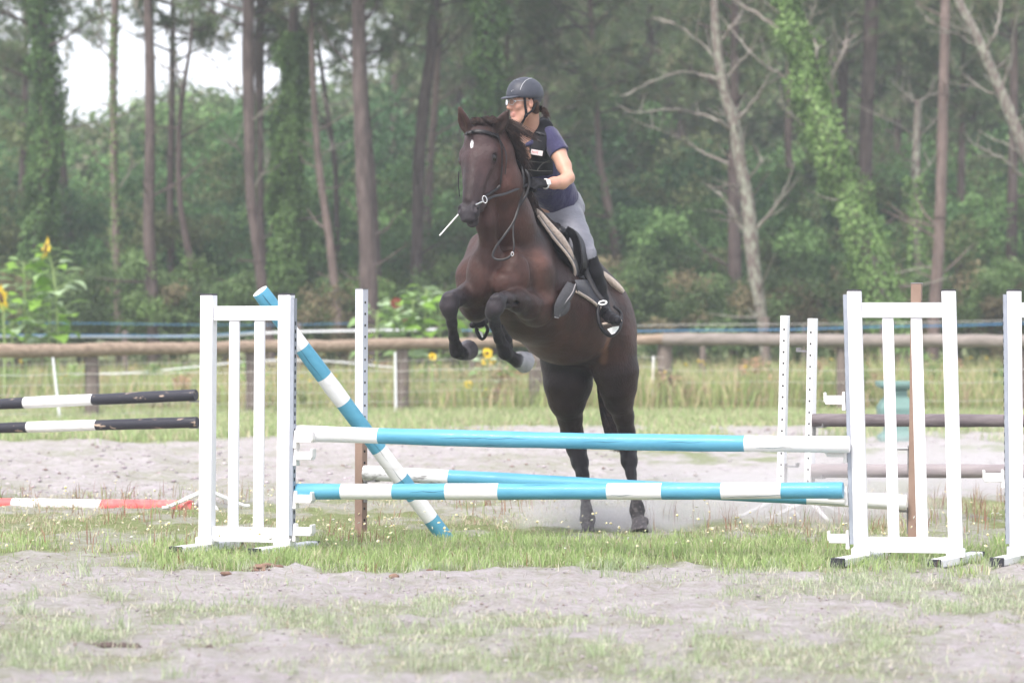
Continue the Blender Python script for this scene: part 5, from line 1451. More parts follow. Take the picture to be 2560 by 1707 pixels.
def mpath(t, r, s):
    fly = max(0.0, 1 - t * 1.7)             # hair near the poll blows out level, lower down it hangs
    lk = np.random.default_rng(int(t * 30) + 500); ln = lambda q: lk.normal(0, q)          # hairs of one lock move together
    a = Vector((0.030 + 0.02 * fly, -0.04, 0.015 * fly + r.normal(0, .004)))
    l = (lk.uniform(0.04, 0.085) + r.uniform(-0.015, 0.01)) * (1 + 0.55 * fly)
    b = a + Vector((l * (0.35 + 0.55 * fly) + ln(.006), -0.04 + ln(.012), -l * (0.75 - 0.45 * fly) + ln(.010) + r.normal(0, .005)))
    c = b + Vector((l * (0.10 + 0.60 * fly) + ln(.012) + r.normal(0, .006), ln(.02), -l * (0.9 - 0.45 * fly) + ln(.014) + r.normal(0, .006)))
    return [s + a, s + b, s + c]
strands("mane", mroot, mpath, 2600, 0.0034, horse, M_HAIR, 1)
def froot(t, r): return Vector(hd(-0.085 + 0.15 * t + r.normal(0, .004), -0.055 + 0.025 * r.random(), -0.030 - 0.018 * math.sin(math.pi * t) + 0.006 * r.normal()))
def fpath(t, r, s):
    x0 = -0.085 + 0.15 * t; lk = np.random.default_rng(int(t * 14) + 90); l = lk.uniform(0.6, 1.15); q = lambda k: r.normal(0, k)
    return [Vector(hd(x0 + 0.022 * l + q(.003), -0.015 + q(.004), -0.068 + 0.02 * abs(x0) / 0.085 + lk.normal(0, .004) + q(.003))),
            Vector(hd(x0 + 0.050 * l + q(.004), 0.022 + q(.004), -0.045 + lk.normal(0, .006) + q(.003))),
            Vector(hd(x0 + 0.075 * l + q(.006), 0.034 + q(.004), -0.010 + lk.normal(0, .008) + q(.004)))]
strands("forelock", froot, fpath, 1100, 0.0045, horse, M_HAIR, 2)
def troot(t, r): return P(1512 + 12 * t, 850, 20.62) + Vector((r.normal(0, .015), r.normal(0, .015), 0))
def tpath(t, r, s):
    o = float(np.clip(r.normal(0, 1), -1.6, 1.6)); l = r.uniform(0.75, 1.05)
    return [P(1506 + 7 * o, 940, 20.68), P(1512 + 9 * o, 1010, 20.68), P(1528 + 11 * o, 1000 + 75 * l, 20.64), P(1545 + 8 * o - 6 * t, 1000 + 125 * l, 20.6)]
strands("tail", troot, tpath, 420, 0.0075, horse, M_HAIR, 3)
# ================================================================== TACK
M_LEATH = mat("black_leather", (0.014, 0.013, 0.016), rough=0.42, spec=0.25, var=0.3, scale=30, bump=0.1)
M_BRID = mat("bridle_leather", (0.012, 0.011, 0.013), rough=0.4, spec=0.3, var=0.25, scale=40)
M_STEEL = mat("polished_steel", (0.62, 0.62, 0.63), rough=0.25, metal=0.9)
M_FLEECE = mat("beige_fleece", (0.40, 0.32, 0.27), rough=1.0, col2=(0.55, 0.46, 0.39), thr=(0.3, 0.7), scale=30, bump=1.0, bscale=60, bdist=0.012, sheen=0.3)
M_PAD = mat("dark_quilted_pad", (0.035, 0.036, 0.050), rough=0.85, var=0.2, scale=14, bump=0.3, sheen=0.2)
M_GIRTH = mat("grey_girth_webbing", (0.085, 0.082, 0.09), rough=0.8, var=0.2, scale=30, stretch=(1, 1, 6), bump=0.2)
M_WHITEP = mat("bright_white_plastic", (0.88, 0.88, 0.88), rough=0.4)

def strap(m, pts, w, nrm, mi=0, seg=5, th=0.35):
    m.tube(spline(pts, seg), w / 2, 8, mi, flat=(nrm, th))

def sheet(mb, A, B, nu, bulge, nrm, th=0.008, mi=0):
    """a thick sheet between two curves A and B (same number of points), bulging along nrm"""
    nrm = Vector(nrm).normalized(); n = len(A); V = []
    for s_ in (0, 1):
        for i in range(n):
            for j in range(nu + 1):
                t = j / nu
                V.append(Vector(A[i]).lerp(Vector(B[i]), t) + nrm * (bulge * 4 * t * (1 - t) + (th / 2 if s_ == 0 else -th / 2)))
    m_ = nu + 1; N1 = n * m_; Fs = []
    for i in range(n - 1):
        for j in range(nu):
            a = i * m_ + j; Fs.append((a, a + 1, a + m_ + 1, a + m_)); Fs.append((N1 + a + m_, N1 + a + m_ + 1, N1 + a + 1, N1 + a))
    for i in range(n - 1):
        for j in (0, nu):
            a = i * m_ + j; q = (a, a + m_, N1 + a + m_, N1 + a); Fs.append(q if j == 0 else q[::-1])
    for j in range(nu):
        for i in (0, n - 1):
            a = i * m_ + j; q = (a, a + 1, N1 + a + 1, N1 + a); Fs.append(q[::-1] if i == 0 else q)
    mb.add(V, Fs, mi)

from mathutils.bvhtree import BVHTree
_bv = BVHTree.FromPolygons([tuple(v) for v in BODY["body"][0]], [tuple(map(int, f)) for f in BODY["body"][1]])
def onto(u, v, off=0.012, y=19.5):
    """the point of the horse's skin seen at (u, v), lifted off it by off"""
    o = Vector((0, 0, CAMZ)); d = (P(u, v, 10.0) - o).normalized()
    h = _bv.ray_cast(o, d)
    if h[0] is None: return P(u, v, y)
    return h[0] + (h[1] * 0.5 - d * 0.5).normalized() * off
bridle = thing("bridle", "black leather bridle with steel bit rings and looped reins on the horse's head", "bridle", tuple(HO))
HX, HY = Vector(hx), Vector(hy)
mb = MB(); strap(mb, [onto(1161, 338, .010), onto(1170, 334, .012), onto(1183, 331, .012), onto(1198, 330, .012), onto(1214, 332, .012), onto(1230, 337, .012), onto(1243, 343, .010)], 0.026, HY, th=0.45, seg=4); mb.build("browband", [M_BRID], bridle, smooth=True)
mb = MB(); strap(mb, [onto(1242, 332, .01), onto(1248, 350, .01), onto(1253, 375, .01), onto(1254, 410, .01), onto(1252, 440, .01), onto(1250, 462, .01)], 0.016, HX)
strap(mb, [onto(1247, 347, .012), onto(1261, 375, .014), P(1266, 400, 18.85), onto(1262, 436, .012)], 0.014, HX)
mb.build("cheekpiece", [M_BRID], bridle, smooth=True)
mb = MB(); strap(mb, [P(1147, 430, 18.93), P(1146, 460, 18.90), P(1149, 490, 18.82)], 0.014, HX); mb.build("cheekpiece", [M_BRID], bridle, smooth=True)
mb = MB(); strap(mb, [onto(1250, 464, .008), onto(1238, 474, .008), onto(1222, 484, .008), onto(1208, 494, .008), onto(1199, 508, .008), onto(1194, 522, .008)], 0.017, (0, -1, 0.2), th=0.5)
mb.build("noseband", [M_BRID], bridle, smooth=True)
def ring(c, r, w, ax1, ax2, mi=0, mb=None):
    own = mb is None; mb = mb or MB()
    pts = [Vector(c) + Vector(ax1) * (r[0] * math.cos(a)) + Vector(ax2) * (r[1] * math.sin(a)) for a in np.linspace(0, 2 * math.pi, 25)]
    mb.tube(pts, w, 8, mi, caps=False); return mb
mb = ring(P(1212, 499, 18.60), (0.013, 0.023), 0.0034, Vector((0.9, -.1, 0.35)).normalized(), Vector((-0.3, 0, 0.95)).normalized())
mb.tube([P(1208, 504, 18.61), P(1190, 512, 18.64)], 0.005, 6); mb.build("bit_ring", [M_STEEL], bridle, smooth=True)
mb = MB()
rl = [P(1216, 502, 18.60), P(1232, 492, 18.64), P(1258, 486, 18.74), P(1285, 476, 18.88), P(1304, 468, 18.98), P(1318, 462, 19.02)]
strap(mb, rl, 0.018, (0, -1, 0.3), th=0.3)
mb.build("rein", [M_BRID], bridle, smooth=True)
mb = MB()
strap(mb, [P(1280, 398, 19.16), P(1294, 404, 19.08), P(1306, 424, 19.02), P(1309, 450, 19.0), P(1303, 490, 18.98), P(1296, 522, 18.96), P(1284, 555, 18.93), P(1260, 590, 18.90), P(1242, 614, 18.86), P(1232, 635, 18.84), P(1236, 646, 18.83), P(1252, 650, 18.82), P(1270, 645, 18.82), P(1280, 636, 18.83)], 0.015, (0, -1, 0.1), th=0.35)
strap(mb, [P(1292, 530, 18.96), P(1284, 560, 18.93), P(1283, 590, 18.88), P(1285, 612, 18.85), P(1283, 632, 18.84)], 0.011, (0, -1, 0.1), th=0.35)
strap(mb, [P(1313, 425, 19.02), P(1321, 437, 19.0), P(1323, 458, 19.0), P(1317, 484, 18.99), P(1308, 500, 18.98), P(1301, 512, 18.97)], 0.016, (0, -1, 0.1), th=0.35)
mb.build("rein_loop", [M_BRID], bridle, smooth=True)
mb = ring(P(1281, 635, 18.82), (0.008, 0.012), 0.0026, (1, 0, 0), (0, 0, 1)); mb.build("buckle", [M_STEEL], bridle, smooth=True)

# saddle pad: rim curve seen edge-on, fleece half pad, rear roll
pad = thing("saddle_pad", "dark saddle pad with beige piping and fleece rolls under the saddle", "saddle pad", tuple(P(1430, 690, 19.9)))
outer = [P(1345, 540, 19.36), P(1360, 562, 19.34), P(1386, 598, 19.33), P(1416, 634, 19.35), P(1434, 664, 19.40), P(1437, 686, 19.45), P(1424, 700, 19.48), P(1410, 712, 19.50)]
inner = [P(1352, 545, 19.7), P(1372, 566, 19.75), P(1402, 600, 19.8), P(1436, 640, 19.85), P(1462, 676, 19.92), P(1470, 700, 19.95), P(1470, 720, 20.0), P(1468, 738, 20.0)]
mb = MB(); sheet(mb, spline(outer, 3), spline(inner, 3), 5, 0.02, (0.7, -0.7, 0.2), 0.014)
mb.build("pad_panel", [M_PAD], pad, smooth=True)
mb = MB(); mb.tube(spline(outer, 5), 0.0095, 8); mb.build("piping", [M_FLEECE], pad, smooth=True)
fl_ = spline([P(1336, 522, 19.42), P(1350, 536, 19.42), P(1374, 566, 19.42), P(1402, 597, 19.42), P(1424, 632, 19.44), P(1433, 656, 19.46)], 6)
mb = MB(); mb.tube(fl_, lerp_list([0.012, 0.020, 0.026, 0.027, 0.022, 0.010], len(fl_), 6), 10)
fo_ = mb.build("fleece_roll", [M_FLEECE], pad, smooth=True)
rr_ = spline([P(1478, 676, 19.98), P(1505, 688, 20.0), P(1530, 706, 20.02), P(1548, 722, 20.04), P(1557, 730, 20.05)], 6)
mb = MB(); mb.tube(rr_, lerp_list([0.042, 0.042, 0.038, 0.033, 0.020], len(rr_), 5), 12, flat=((0.5, 0, 0.8), 0.75)); mb.build("fleece_roll", [M_FLEECE], pad, smooth=True)
low0 = [onto(u, v, .03) for u, v in ((1430, 702), (1448, 702), (1468, 704), (1488, 712), (1504, 722))]
low1 = [onto(u, v, .022) for u, v in ((1438, 729), (1452, 738), (1468, 748), (1484, 760), (1498, 772))]
mb = MB(); sheet(mb, spline(low0, 3), spline(low1, 3), 4, 0.012, (0.5, -0.85, 0), 0.012); mb.build("pad_panel", [M_PAD], pad, smooth=True)
mb = MB(); mb.tube(spline(low1, 5), 0.0105, 8); mb.build("piping", [M_FLEECE], pad, smooth=True)

saddle = thing("saddle", "black leather saddle with stirrups and grey girth under the rider", "saddle", tuple(P(1430, 620, 19.7)))
sad = []
sad += rp([(1402, 580, 19.55, 15), (1408, 592, 19.6, 16)], BLK, k=0.02)
sad += rp([(1392, 572, 19.7, 16), (1410, 600, 19.85, 20), (1460, 660, 20.0, 24), (1505, 690, 20.15, 18)], BLK, k=0.05)
body_mesh("seat", sad, 0.008, M_LEATH, saddle)
f0 = [P(1420, 568, 19.60), P(1438, 580, 19.52), P(1450, 608, 19.45), P(1455, 640, 19.42), P(1455, 668, 19.44), P(1450, 682, 19.5)]
f1 = [P(1408, 590, 19.72), P(1416, 604, 19.7), P(1428, 630, 19.66), P(1438, 660, 19.64), P(1446, 690, 19.62), P(1450, 706, 19.6)]
mb = MB(); sheet(mb, spline(f0, 4), spline(f1, 4), 5, 0.02, (-0.3, -0.9, 0), 0.014); 
f2 = [P(1424, 572, 19.62), P(1442, 584, 19.6), P(1462, 610, 19.62), P(1476, 650, 19.66), P(1482, 690, 19.7), P(1478, 710, 19.74)]
sheet(mb, spline(f0, 4), spline(f2, 4), 5, 0.02, (0.5, -0.8, 0), 0.012)
mb.build("flap", [M_LEATH], saddle, smooth=True)
mb = MB(); mb.tube(spline(f0, 5), 0.007, 8); mb.build("flap_edge", [M_LEATH], saddle, smooth=True)
g0 = [onto(u, v, .03) for u, v in ((1414, 706), (1404, 720), (1390, 740), (1380, 764), (1379, 789))]
g1 = [onto(u, v, .03) for u, v in ((1436, 716), (1428, 738), (1416, 756), (1402, 774), (1392, 791))]
mb = MB(); sheet(mb, spline(g0, 3), spline(g1, 3), 4, 0.010, (0.2, -0.95, 0.1), 0.012)
e0 = [onto(u, v, .024) for u, v in ((1419, 752), (1409, 762), (1399, 774), (1395, 789))]; e1 = [onto(u, v, .022) for u, v in ((1422, 756), (1420, 772), (1411, 784), (1399, 790))]
sheet(mb, spline(e0, 2), spline(e1, 2), 3, 0.004, (0.2, -0.95, 0.1), 0.009)
mb.build("girth", [M_GIRTH], saddle, smooth=True)
mb = MB(); mb.tube([onto(1379, 789, .037), onto(1392, 791, .037)], 0.004, 6); mb.tube(spline([onto(1430, 712, .045), onto(1422, 734, .045), onto(1402, 760, .045), onto(1394, 772, .04), onto(1395, 788, .036)], 4), 0.0035, 6)
mb.build("girth_binding", [mat("pale_binding", (0.30, 0.28, 0.29), rough=0.7)], saddle)
# near stirrup leather, iron, tread
mb = MB(); strap(mb, [P(1462, 668, 19.50), P(1476, 702, 19.47), P(1492, 732, 19.44), P(1508, 752, 19.42)], 0.032, (0.1, -1, 0), th=0.22)
strap(mb, [P(1440, 680, 19.56), P(1450, 698, 19.52), P(1453, 700, 19.5)], 0.010, (0.1, -1, 0), th=0.5)
mb.build("stirrup_leather", [M_LEATH], saddle, smooth=True)
def stirrup(iron, tread, eye, patch, y, label=None):
    mb = MB(); q = spline([P(u, v, yy) for u, v, yy in iron], 5)
    mb.tube(q, lerp_list([0.010, 0.013, 0.015, 0.014, 0.013, 0.012, 0.009], len(q), 7), 10, flat=((0, 1, 0), 1.5))
    o = mb.build("stirrup_iron", [M_LEATH], saddle, smooth=True)
    mb = MB(); mb.tube([P(*tread[0]), P(*tread[1])], 0.010, 10, flat=((0, 1, 0), 2.5)); mb.build("tread", [M_FLEECE], o, smooth=True)
    if eye: ring(P(*eye), (0.026, 0.012), 0.005, Vector((0.98, 0, 0.1)), (0, 0, 1)).build("leather_eye", [M_WHITEP], o, smooth=True)
    if patch:
        mb = MB(); V = [P(*p) for p in patch]; V2 = [p + Vector((0, 0.012, 0)) for p in V]; n = len(V)
        mb.add(V + V2, [tuple(range(n))] + [tuple(range(n, 2 * n))[::-1]] + [(i, i + n, (i + 1) % n + n, (i + 1) % n) for i in range(n)])
        mb.build("white_pad", [M_WHITEP], o)
    return o
stirrup([(1500, 756, 19.44), (1494, 782, 19.42), (1500, 812, 19.40), (1514, 832, 19.40), (1530, 838, 19.42), (1547, 822, 19.46), (1553, 800, 19.5), (1550, 780, 19.52), (1534, 766, 19.5)],
        ((1505, 811, 19.44), (1553, 802, 19.50)), (1507, 757, 19.40), [(1518, 823, 19.37), (1532, 817, 19.37), (1548, 815, 19.40), (1546, 822, 19.40), (1537, 833, 19.38), (1529, 836, 19.38)], 19.4)
stirrup([(1196, 802, 19.72), (1192, 812, 19.72), (1192, 826, 19.72), (1198, 840, 19.72), (1206, 846, 19.72), (1214, 838, 19.74), (1219, 822, 19.76), (1210, 806, 19.76)],
        ((1194, 818, 19.72), (1206, 818, 19.72)), None, [(1196, 826, 19.68), (1206, 830, 19.68), (1208, 842, 19.68), (1205, 844, 19.68)], 19.7)
# ================================================================== RIDER
SK = (0.50, 0.285, 0.205); SKR = (0.48, 0.235, 0.175)
def skin_material():
    m = bpy.data.materials.new("skin"); m.use_nodes = True
    N = m.node_tree.nodes; L = m.node_tree.links; b = N["Principled BSDF"]
    at = N.new("ShaderNodeAttribute"); at.attribute_name = "tint"; L.new(at.outputs["Color"], b.inputs["Base Color"])
    b.inputs["Roughness"].default_value = 0.5; b.inputs["Subsurface Weight"].default_value = 0.12; b.inputs["Subsurface Radius"].default_value = (0.02, 0.008, 0.004)
    b.inputs["Subsurface Scale"].default_value = 0.3
    return m
M_SKIN = skin_material()
M_POLO = mat("purple_navy_polo", (0.034, 0.032, 0.085), rough=0.85, var=0.15, scale=6, bump=0.7, bscale=9, bdist=0.03, sheen=0.25, stretch=(1.6, 1.6, 0.7), detail=3)
M_VEST = mat("black_body_protector", (0.015, 0.015, 0.018), spec=0.15, rough=0.7, var=0.25, scale=20, bump=0.2)
M_BREECH = mat("grey_breeches", (0.225, 0.228, 0.265), rough=0.85, var=0.08, scale=6, bump=0.6, bscale=9, bdist=0.03, sheen=0.2, stretch=(1, 1, 1.9), detail=3)
M_BOOT = mat("black_boot", (0.011, 0.010, 0.013), spec=0.2, rough=0.6, var=0.2, scale=20, bump=0.15)
M_HELM = mat("navy_grey_helmet", (0.040, 0.044, 0.060), rough=0.5, spec=0.4, var=0.12, scale=15)
M_SILV = mat("silver_trim", (0.5, 0.5, 0.52), rough=0.35, metal=0.4)
M_RHAIR = mat("brown_hair", (0.055, 0.03, 0.022), rough=0.5, var=0.35, scale=30)
M_GLOVE = mat("black_glove", (0.015, 0.015, 0.018), spec=0.15, rough=0.8, var=0.3, scale=40, bump=0.3)

rider = thing("person", "rider in purple polo, black body protector and grey breeches leaning over the horse's neck", "person", tuple(P(1395, 560, 19.8)))
# head frame: f forward, l towards the rider's left, up
_b = math.radians(62)
hf = np.array([-math.sin(_b), -math.cos(_b), -0.04]); hf /= np.linalg.norm(hf)
hu = np.array([0.06, 0.0, 1.0]); hu -= hf * (hu @ hf); hu /= np.linalg.norm(hu)
hl = np.cross(hu, hf)                      # rider's left (towards viewer's right / camera)
if hl[1] > 0: hl = -hl
RH0 = np.array(P(1307, 257, 19.35))
def rh(l, f, u): return RH0 + hl * l + hf * f + hu * u
rAX = (hl, hf, hu)
rs = []
rs.append(Ell(rh(0, -0.015, 0.045), (0.072, 0.092, 0.085), rAX, 0.03, SK))
rs.append(Ell(rh(0, 0.025, -0.015), (0.060, 0.066, 0.085), rAX, 0.03, SK))
rs.append(Prim(rh(0, 0.030, -0.085), rh(0, 0.062, -0.128), 0.050, 0.024, 0.03, SK))
for s_ in (-1, 1):
    rs.append(Prim(rh(s_ * 0.050, -0.015, -0.055), rh(s_ * 0.022, 0.048, -0.122), 0.022, 0.019, 0.03, SK))    # jaw line
    rs.append(Ell(rh(s_ * 0.040, 0.062, -0.025), (0.021, 0.020, 0.020), rAX, 0.02, SKR))      # cheek bone
    rs.append(Ell(rh(s_ * 0.032, 0.084, 0.010), (0.016, 0.012, 0.011), rAX, 0.010, SK, sub=True))    # eye socket
    rs.append(Prim(rh(s_ * 0.016, 0.088, 0.026), rh(s_ * 0.044, 0.074, 0.026), 0.008, 0.007, 0.01, (0.34, 0.20, 0.16)))  # brow
    rs.append(Ell(rh(s_ * 0.074, -0.020, -0.008), (0.010, 0.018, 0.031), rAX, 0.008, SKR))    # ear
    rs.append(Ell(rh(s_ * 0.083, -0.015, -0.004), (0.006, 0.009, 0.016), rAX, 0.005, SKR, sub=True))
rs.append(Prim(rh(0, 0.082, 0.020), rh(0, 0.108, -0.032), 0.009, 0.0125, 0.012, SK))     # nose
rs.append(Prim(rh(-0.011, 0.096, -0.037), rh(0.011, 0.096, -0.037), 0.008, 0.008, 0.01, SKR))
rs.append(Prim(rh(-0.020, 0.080, -0.070), rh(0.020, 0.080, -0.070), 0.0075, 0.0075, 0.006, (0.50, 0.20, 0.18)))
rs.append(Prim(rh(-0.016, 0.079, -0.083), rh(0.016, 0.079, -0.083), 0.0080, 0.0080, 0.006, (0.52, 0.22, 0.20)))
rs.append(Ell(rh(0, 0.072, -0.118), (0.020, 0.018, 0.018), rAX, 0.012, SK))             # chin
# neck and upper chest
rs += rp([(1326, 285, 19.42, 22), (1326, 330, 19.48, 23), (1332, 362, 19.52, 30)], SK, k=0.03)
rs += rp([(1330, 372, 19.54, 38), (1352, 430, 19.62, 44), (1385, 500, 19.8, 42)], SK, k=0.05)
rs += rp([(1320, 368, 19.44, 22), (1322, 385, 19.44, 22)], SK, k=0.03)
# left arm
LS, LE, LW = (1378, 338, 19.42), (1424, 443, 19.30), (1362, 459, 19.14)
rs += rp([(1374, 338, 19.45, 20), (1394, 380, 19.40, 20.5), (1410, 415, 19.34, 18), (1421, 444, 19.28, 14.5)], SK, k=0.02)
rs += rp([(1421, 446, 19.27, 14.5), (1405, 456, 19.24, 16), (1385, 458, 19.19, 14), (1362, 459, 19.14, 10)], [SK, SK, SKR], k=0.025)
# right arm, behind the horse's neck
rs += rp([(1292, 350, 19.62, 20), (1275, 400, 19.6, 18), (1262, 440, 19.55, 14)], SK, k=0.02)
rs += rp([(1262, 441, 19.55, 14), (1250, 448, 19.45, 14), (1236, 452, 19.36, 10)], SK, k=0.02)
# hips, legs
rs += rp([(1402, 520, 19.9, 44), (1425, 545, 19.82, 30), (1448, 590, 19.68, 24), (1466, 632, 19.56, 17)], SK, k=0.04)
rs += rp([(1466, 640, 19.56, 15), (1482, 680, 19.6, 16), (1500, 725, 19.66, 10), (1509, 755, 19.66, 9), (1512, 778, 19.6, 10), (1530, 796, 19.5, 10)], SK, k=0.03)
rs += rp([(1380, 520, 20.0, 40), (1330, 575, 20.0, 26), (1270, 640, 19.95, 18), (1232, 720, 19.95, 16), (1212, 790, 19.85, 9), (1200, 812, 19.74, 10)], SK, k=0.04)

def hand(wr, dirv, back, thumb_side, length=0.175, grow=0.0, curl=1.0, col=SK):
    """wr wrist, dirv forearm direction, back = normal of the back of the hand; fingers curl towards -back"""
    w = Vector(wr); d = Vector(dirv).normalized(); n = Vector(back).normalized(); n = (n - d * n.dot(d)).normalized(); s_ = d.cross(n).normalized() * thumb_side
    out = []
    pl = length * 0.5
    for k in (-1.5, -0.5, 0.5, 1.5):
        out.append(Prim(w + s_ * k * 0.011, w + d * pl + s_ * k * 0.019, 0.015 + grow, 0.0125 + grow, 0.010, col))
    for i, (k, l) in enumerate(((1.5, 0.92), (0.5, 1.0), (-0.5, 0.95), (-1.5, 0.78))):
        p = w + d * pl + s_ * k * 0.020
        ang = 0.0; q = p
        for j, (sl, bend, r) in enumerate(((0.042, 0.9, 0.0098), (0.028, 1.35, 0.0088), (0.020, 0.9, 0.0078))):
            ang += bend * curl
            e = q + (d * math.cos(ang) - n * math.sin(ang)) * sl * l
            out.append(Prim(q, e, r + 0.0012 + grow, r + grow, 0.003, col)); q = e
    tb = w + d * 0.030 + s_ * 0.024
    t1 = tb + (d * 0.6 + s_ * 0.55 - n * 0.5).normalized() * 0.040; t2 = t1 + (d * 0.75 - n * 0.6 - s_ * 0.15).normalized() * 0.030
    out.append(Prim(tb, t1, 0.0145 + grow, 0.011 + grow, 0.008, col)); out.append(Prim(t1, t2, 0.011 + grow, 0.009 + grow, 0.004, col))
    return out
lw = P(1360, 459, 19.13); ld = P(1322, 456, 19.0) - lw
rw = P(1236, 452, 19.36); rd = Vector((-0.35, -0.75, -0.15))
rs += hand(lw, ld, (0.15, -0.75, 0.6), 1, grow=-0.002)
rs += hand(rw, rd, (0.2, 0.3, 0.9), -1, grow=-0.002)
body_mesh("body", rs, 0.0052, M_SKIN, rider)
# gloves follow the hands and end at the wrist
mb_g = hand(lw, ld, (0.15, -0.75, 0.6), 1, grow=0.0022)
mb_g.append(Prim(lw + ld.normalized() * -0.004, lw + ld.normalized() * 0.03, 0.0265, 0.023, 0.008, cut_a=True))
body_mesh("glove", mb_g, 0.0045, M_GLOVE, rider)
mb_g = hand(rw, rd, (0.2, 0.3, 0.9), -1, grow=0.0022)
body_mesh("glove", mb_g, 0.0055, M_GLOVE, rider)
# watch
wc = P(1364, 460, 19.145); wd = (P(1400, 458, 19.22) - P(1362, 459, 19.14)).normalized()
wn_ = Vector((0.05, -0.95, 0.25)); wn_ = (wn_ - wd * wn_.dot(wd)).normalized(); ws = wd.cross(wn_).normalized()
watch = thing("wristwatch", "white wristwatch on the rider's left wrist", "watch", tuple(wc))
ring(wc, (0.031, 0.028), 0.007, wn_, ws).build("band", [M_WHITEP], watch, smooth=True)
mb = MB(); mb.box(wc + wn_ * 0.032, (0.032, 0.036, 0.010), (wd, ws, wn_)); o = mb.build("case", [M_WHITEP], watch, bevel=0.004)
mb = MB(); mb.box(wc + wn_ * 0.0375, (0.022, 0.026, 0.002), (wd, ws, wn_)); mb.build("dial", [mat("watch_dial", (0.62, 0.64, 0.66), rough=0.2, coat=0.5)], watch, bevel=0.0005)

# polo shirt
po = []
po += rp([(1332, 378, 19.55, 46), (1350, 430, 19.62, 50), (1372, 470, 19.74, 50)], k=0.05)
po += rp([(1345, 345, 19.58, 26), (1372, 345, 19.5, 26)], k=0.04)
po += rp([(1300, 352, 19.62, 24), (1345, 345, 19.58, 26)], k=0.04)
# hem part over the hips, cut level with the waist of the breeches
po.append(Prim(P(1384, 455, 19.72), P(1398, 500, 19.82), W(46, 19.7), W(51, 19.8), 0.05, cut_b=True))
po += rp([(1373, 340, 19.45, 25), (1399, 384, 19.39, 26.5)], k=0.02, cut_b=True)
po += rp([(1294, 352, 19.62, 24), (1278, 394, 19.6, 25)], k=0.02, cut_b=True)
# collar
po += rp([(1350, 318, 19.47, 6), (1345, 340, 19.42, 7), (1330, 358, 19.38, 7), (1318, 362, 19.38, 6)], k=0.012)
# neckline opening
nk = Prim(P(1322, 318, 19.36), P(1315, 350, 19.36), 0.050, 0.012, 0.01, sub=True)
po.append(nk)
body_mesh("polo_shirt", po, 0.006, M_POLO, rider)

# body protector
ve = []
ve += rp([(1330, 392, 19.52, 48), (1342, 428, 19.58, 50)], k=0.04)
vm = body_mesh("body_protector", ve + rp([(1360, 304, 19.52, 13), (1362, 322, 19.46, 18), (1352, 350, 19.40, 19), (1344, 374, 19.38, 20)], k=0.03, flat=((0.2, -1, 0.1), 0.55)) +
               rp([(1362, 308, 19.56, 12), (1368, 345, 19.68, 16), (1360, 400, 19.75, 20)], k=0.03) + rp([(1296, 330, 19.62, 11), (1290, 360, 19.5, 14)], k=0.03), 0.006, M_VEST, rider,
               clips=[(P(1340, 444, 19.6), (0.12, 0, -1))])
mb = MB()
for a, b_ in (((1316, 402), (1376, 406)), ((1316, 424), (1380, 428))):
    strap(mb, [P(a[0], a[1], 19.395), P((a[0] + b_[0]) / 2, (a[1] + b_[1]) / 2 + 2, 19.385), P(b_[0], b_[1], 19.43)], 0.006, (0, -1, 0), th=0.6)
strap(mb, [P(1343, 426, 19.385), P(1356, 410, 19.39), P(1374, 402, 19.42)], 0.007, (0, -1, 0), th=0.5)
mb.build("seam", [mat("vest_seam", (0.055, 0.055, 0.05), rough=0.8)], vm)
mb = MB()
vd = (P(1357, 383, 19.36) - P(1327, 378, 19.36)).normalized(); vu = Vector((0, 0, 1)); vn = vd.cross(vu).normalized()
vc = P(1342, 382, 19.335)
mb.box(vc, (W(30, 19.34), 0.006, W(13, 19.34)), (vd, vn, (vu - vd * vu.dot(vd)).normalized()))
pl = mb.build("label_patch", [mat("pale_patch", (0.60, 0.55, 0.55), rough=0.6)], vm, bevel=0.002)
mb = MB(); vux = (vu - vd * vu.dot(vd)).normalized()
fr_n = -vn if (-vn).y < 0 else vn
for i, (h1, k) in enumerate(((0.016, 0), (0.012, 1), (0.012, 0), (0.012, 1), (0.016, 1))):        # small unreadable red lettering
    c = vc + vd * (-0.030 + i * 0.0085) + fr_n * 0.0035
    mb.box(c, (0.0022, 0.001, h1), (vd, vn, vux))
    mb.box(c + vd * 0.0028 + vux * (h1 / 2 - 0.002) * (1 if k else 0), (0.0040, 0.001, 0.0022), (vd, vn, vux))
mb.build("red_lettering", [mat("red_print", (0.55, 0.06, 0.06), rough=0.6)], pl)
mb = MB()
for (u0, v0, u1, v1, w) in ((1340, 330, 1363, 338, 0.012), (1339, 348, 1358, 356, 0.010)):
    strap(mb, [P(u0, v0, 19.37), P((u0 + u1) / 2, (v0 + v1) / 2, 19.355), P(u1, v1, 19.38)], w, (0, -1, 0.2), th=0.5)
mb.build("shoulder_buckle", [mat("vest_buckle", (0.045, 0.045, 0.05), rough=0.5)], vm)

